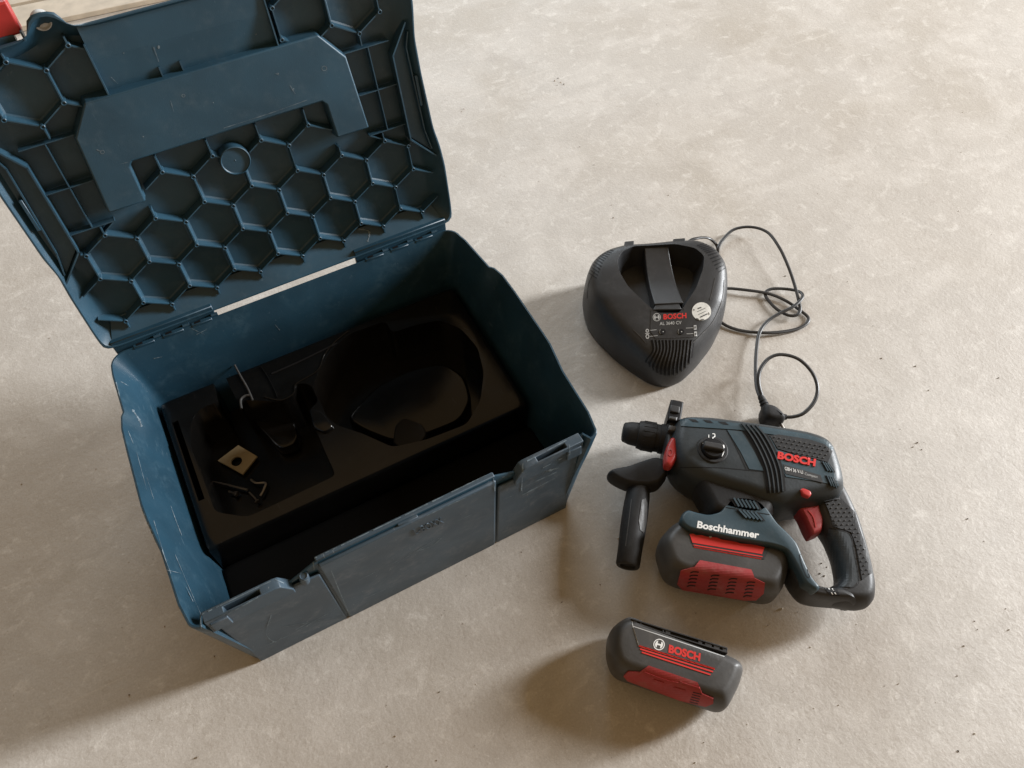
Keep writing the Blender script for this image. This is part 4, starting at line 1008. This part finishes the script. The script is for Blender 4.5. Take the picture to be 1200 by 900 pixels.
# bellows ridges
for k in range(5):
    o = 5.3 * k
    pts = [(866.5 + o, 497.5 + .6 * k), (877 + o, 511), (888 + o, 531), (896 + o * .97, 552), (900 + o * .9, 578 - .5 * k)]
    lay('bellows_groove', *strip2(pts, 3.1), TH, M_DEEP, hm, off=.0008)
    if k < 4:
        pts = [(x + 2.65, y) for x, y in pts]
        lay('bellows_ridge', *strip2(pts, 1.5), TH, M_TOOLD, hm, off=.0008, th=.0018)
# selector knob
kc = TH.ray_cast(CAMLOC, ray(835, 527))[0]
lathe('knob_collar', [(-.004, .0185), (.0012, .0185), (.0020, .0175), (.0020, .0150), (.0005, .0145), (.0005, .001)], kc, (0, 0, 1), M_RUB, hm, n=40)
kb = lathe('selector_knob', [(0, .0138), (.0050, .0132), (.0062, .0122), (.0064, .001)], kc + Vector((0, 0, .0002)), (0, 0, 1), M_DEEP, hm, n=36)
ax = (U(849, 529, kc.z) - U(821, 524, kc.z)).normalized(); bx = Vector((-ax.y, ax.x, 0))
V = []
for z, wd, ln in ((.004, .0050, .0128), (.0105, .0042, .0122), (.0115, .0030, .0110)):
    V += [kc + ax * sx * ln + bx * sy * wd + Vector((0, 0, z)) for sx, sy in ((-1, -1), (1, -1), (1, 1), (-1, 1))]
mesh('knob_grip', V, [(0, 3, 2, 1), (8, 9, 10, 11)] + [(q * 4 + i, q * 4 + (i + 1) % 4, q * 4 + 4 + (i + 1) % 4, q * 4 + 4 + i) for q in (0, 1) for i in range(4)], M_BLACK, hm, bevel=.0008)
TK = bvh(*[o for o in hm.children if o.name.startswith(('selector_knob', 'knob_grip', 'knob_collar'))], body)
lay('knob_mark', *multi([strip2([(830.6, 509.5), (830.6, 513)], .9), strip2([(834.8, 508.5), (837.5, 508.8), (837.5, 512), (835.5, 512.6), (835.5, 514)], 1.1, 3), strip2([(847.5, 521.5), (848.5, 527), (846, 535)], 1.1), strip2([(823, 519), (824.5, 519.6)], .9)]), TK, M_PRINT, hm, off=.0003)['kind'] = 'stuff'
# lettering
patch('type_plate', [(917.5, 544.3), (961.5, 557.5), (964, 566), (920.3, 555.6)], TH, M_BLACK, hm, off=.0008, th=.0003)
TT = bvh(body, *[o for o in hm.children if o.name.startswith(('type_plate', 'blue_shell'))])
lay('brand_lettering', *text2('BOSCH', (910.6, 537.4), (955, 546.6), (911.6, 529.3), .045), TT, M_REDP, hm, off=.0002, th=.0011)
lay('model_lettering', *text2('GBH 36 V-LI', (919.8, 551.0), (941, 555.4), (919.4, 547.0), .0), TT, M_PRINT, hm, off=.0003)
lay('model_lettering', *text2('Compact', (943, 556.6), (958, 560.4), (943, 553.6), .0), TT, M_GPRINT, hm, off=.0003)
def louvres(quad, n, parent_tree, nm='vent'):
    A_, B_, C_, D_ = [Vector(q) for q in quad]       # A-B top edge, D-C bottom edge
    patch(nm + '_recess', quad, parent_tree, M_DEEP, hm, off=.0009)
    figs = []
    for k in range(1, n):
        t = k / n; figs.append(strip2([tuple(A_.lerp(B_, t)), tuple(D_.lerp(C_, t))], (B_ - A_).length / n * .42))
    return lay(nm + '_slats', *multi(figs), parent_tree, M_TOOL, hm, off=.0009, th=.0012)
louvres([(961, 541), (972, 544), (979, 554), (967, 552)], 4, TH); louvres([(966, 557), (977, 560), (982, 572), (971, 568.5)], 4, TH)
TF = bvh(foot, belly)
louvres([(855, 583.5), (887, 588.5), (893, 598), (861, 593.5)], 7, TF); louvres([(861, 597), (889, 601.5), (897, 611), (870, 606.5)], 6, TF)
lay('brand_lettering', *text2('Boschhammer', (816.6, 618.2), (889, 631.0), (817.8, 610.4), .033), bvh(foot), M_PRINT, hm, off=.0003)
lay('foot_seam', *multi([strip2([(850, 594.5), (880, 599.5), (902, 603)], .8)]), TF, M_DEEP, hm, off=.0003)
lay('strut_frame', *multi([strip2([(937, 650), (941, 652), (947, 670), (949, 676), (945, 675), (939, 660), (937, 650)], .8)]), TH, M_DEEP, hm, off=.0003)
lay('strut_marks', *multi([strip2([(971, 689.5), (976, 697)], 1.0), strip2([(974.5, 689), (980, 697)], 1.0)]), TH, M_PRINT, hm, off=.0004)['kind'] = 'stuff'
patch('strut_clip', [(966, 689), (980, 688), (984, 698), (973, 698)], TH, M_DEEP, hm, off=.0002, th=.0003)
lay('handle_seam', *strip2([(972, 619), (995, 626), (1000, 645), (1006, 682), (996, 689)], .8), TG, M_DEEP, hm, off=.0012)
# trigger and lock button
trg = HS('trigger', [(930, 593), (950, 589), (960, 592), (964, 610), (962, 624), (950, 629), (944, 618), (938, 604)], .030, .060, .004, .008, M_REDD, zm=.052, sm=1, step=.002, sil=False)
lay('trigger_edge', *strip2([(947, 598), (953, 606), (956, 618)], 1.0), bvh(trg), M_RED, hm, off=.0002, th=.0006)
lbn = TH.ray_cast(CAMLOC, ray(944, 577))[0]
slab('lock_button', [(937, 573), (941, 571.5), (950, 575), (951.5, 579), (948, 582.5), (941, 579.5)], lbn.z - .004, lbn.z + .0035, .0018, .002, M_RED, hm, zm=lbn.z + .003, step=.0015, sm=1)
# clamp ring with depth stop holder and red wing nut
HS('clamp_ring', [(784, 479), (797, 482), (797, 492), (793, 505), (790, 520), (789, 540), (786, 556), (772, 556), (774, 540), (776, 520), (778, 500), (780, 490)], .022, .070, .006, .014, M_BLACK, zm=.048, sm=1, step=.003)
HS('depth_stop_holder', [(785, 472), (800, 475), (798, 487), (796, 499), (781, 496), (782, 484)], .050, .076, .002, .003, M_DEEP, zm=.066, sm=0, step=.003, sil=False)
HS('depth_stop_cap', [(786, 474), (797, 476.5), (796, 484), (785, 482)], .070, .0785, .001, .001, M_BLACK, zm=.078, sm=0, step=.003, sil=False)
HS('depth_stop_cap', [(785, 487), (794, 488.5), (793, 492), (784, 490)], .070, .0775, .001, .001, M_GREY, zm=.078, sm=0, step=.003, sil=False)
HS('depth_stop_cap', [(784, 498), (793, 499.5), (792, 505), (783, 504)], .066, .0765, .001, .001, M_GREY, zm=.076, sm=0, step=.003, sil=False)
HS('wing_nut', [(786, 513), (790, 513), (793, 516), (793, 538), (786, 548), (778, 546), (778, 533), (781, 523)], .060, .0790, .004, .006, M_RED, zm=.074, sm=2, step=.002, sil=False)
TW = bvh(*[o for o in hm.children if o.name.startswith('wing_nut')])
lay('wing_dimple', *disc2(785.5, 530, 3.4, 5.0, 16, .55), TW, M_REDD, hm, off=.0002, th=.0005)
# side handle
HS('handle_flange', [(710, 556), (717, 551), (733, 549), (750, 543), (768, 537), (781, 543), (782, 558), (773, 570), (763, 573), (735, 571), (718, 563)], .026, .057, .005, .013, M_RUB, zm=.046, sm=2, sil=False)
ga = U(750, 562, .040); gb = U(735.5, 664, .034); gx = (gb - ga); GL = gx.length
grp = lathe('side_grip', [(-.004, .0135), (.004, .0130), (.012, .0135), (.022, .0148), (.045, .0158), (.070, .0156), (.090, .0146), (GL - .002, .0142), (GL, .0130), (GL, .0095), (GL - .003, .0090), (GL - .003, .0005)], ga, gx, M_RUB, hm, n=36)
TGs = bvh(grp)
patch('grip_insert', [(752, 586), (756, 584), (758.5, 590), (757, 612), (754, 625), (750, 621), (748.5, 610)], TGs, M_GREY, hm, off=.0002, th=.0005, cut=.03)
lay('grip_rim', *strip2([(740, 585), (737, 610), (733, 640)], .8), TGs, M_GREY, hm, off=.0002, th=.0003)
# slide-on battery
hb_ = slab('battery', [(800, 609), (786, 618), (771, 636), (768, 650), (774, 675), (780, 685), (797, 691), (892, 708), (905, 705), (915, 692), (924, 664), (923, 648), (912, 640), (860, 631)], .001, .0690, .014, .028, M_GREY, hm, sil=True, sm=3, seg=7)
TBt = bvh(hb_)
patch('battery_label_panel', [(805, 621.5), (903, 639), (895.5, 655.5), (813, 641)], TBt, M_BLACK, hm, off=.0002, th=.0004, cut=.03)
TBt2 = bvh(hb_, *[o for o in hm.children if o.name.startswith('battery_label_panel')])
patch('red_label', [(808, 626), (812, 625.5), (816, 627.5), (822, 627), (828, 629), (840, 630), (846, 632.5), (860, 634.5), (868, 637), (884, 638.5), (896, 641.5), (893, 649.5), (811.5, 636)], TBt2, M_REDP, hm, off=.0003)
for p, q in (((811.6, 638.6), (893.5, 652.4)), ((813, 641.2), (892, 655.0))): lay('red_stripe', *strip2([p, q], 1.3), TBt2, M_REDP, hm, off=.0003)
lay('label_hole', *disc2(832.5, 629.3, 1.6, 1.3, 8), TBt2, M_GPRINT, hm, off=.0005)
patch('grip_pad', [(820, 657), (880, 668), (884, 677), (896, 683), (895, 694), (886, 702), (872, 702), (800, 690), (794, 683), (798, 668), (814, 664)], TBt, M_REDD, hm, off=.0003, th=.0016, step=2.5, cut=.03)
pad_slots([(814, 670), (838, 674), (859, 678), (880, 682)], 5, 5, hm, bvh(*[o for o in hm.children if o.name.startswith('grip_pad')]))
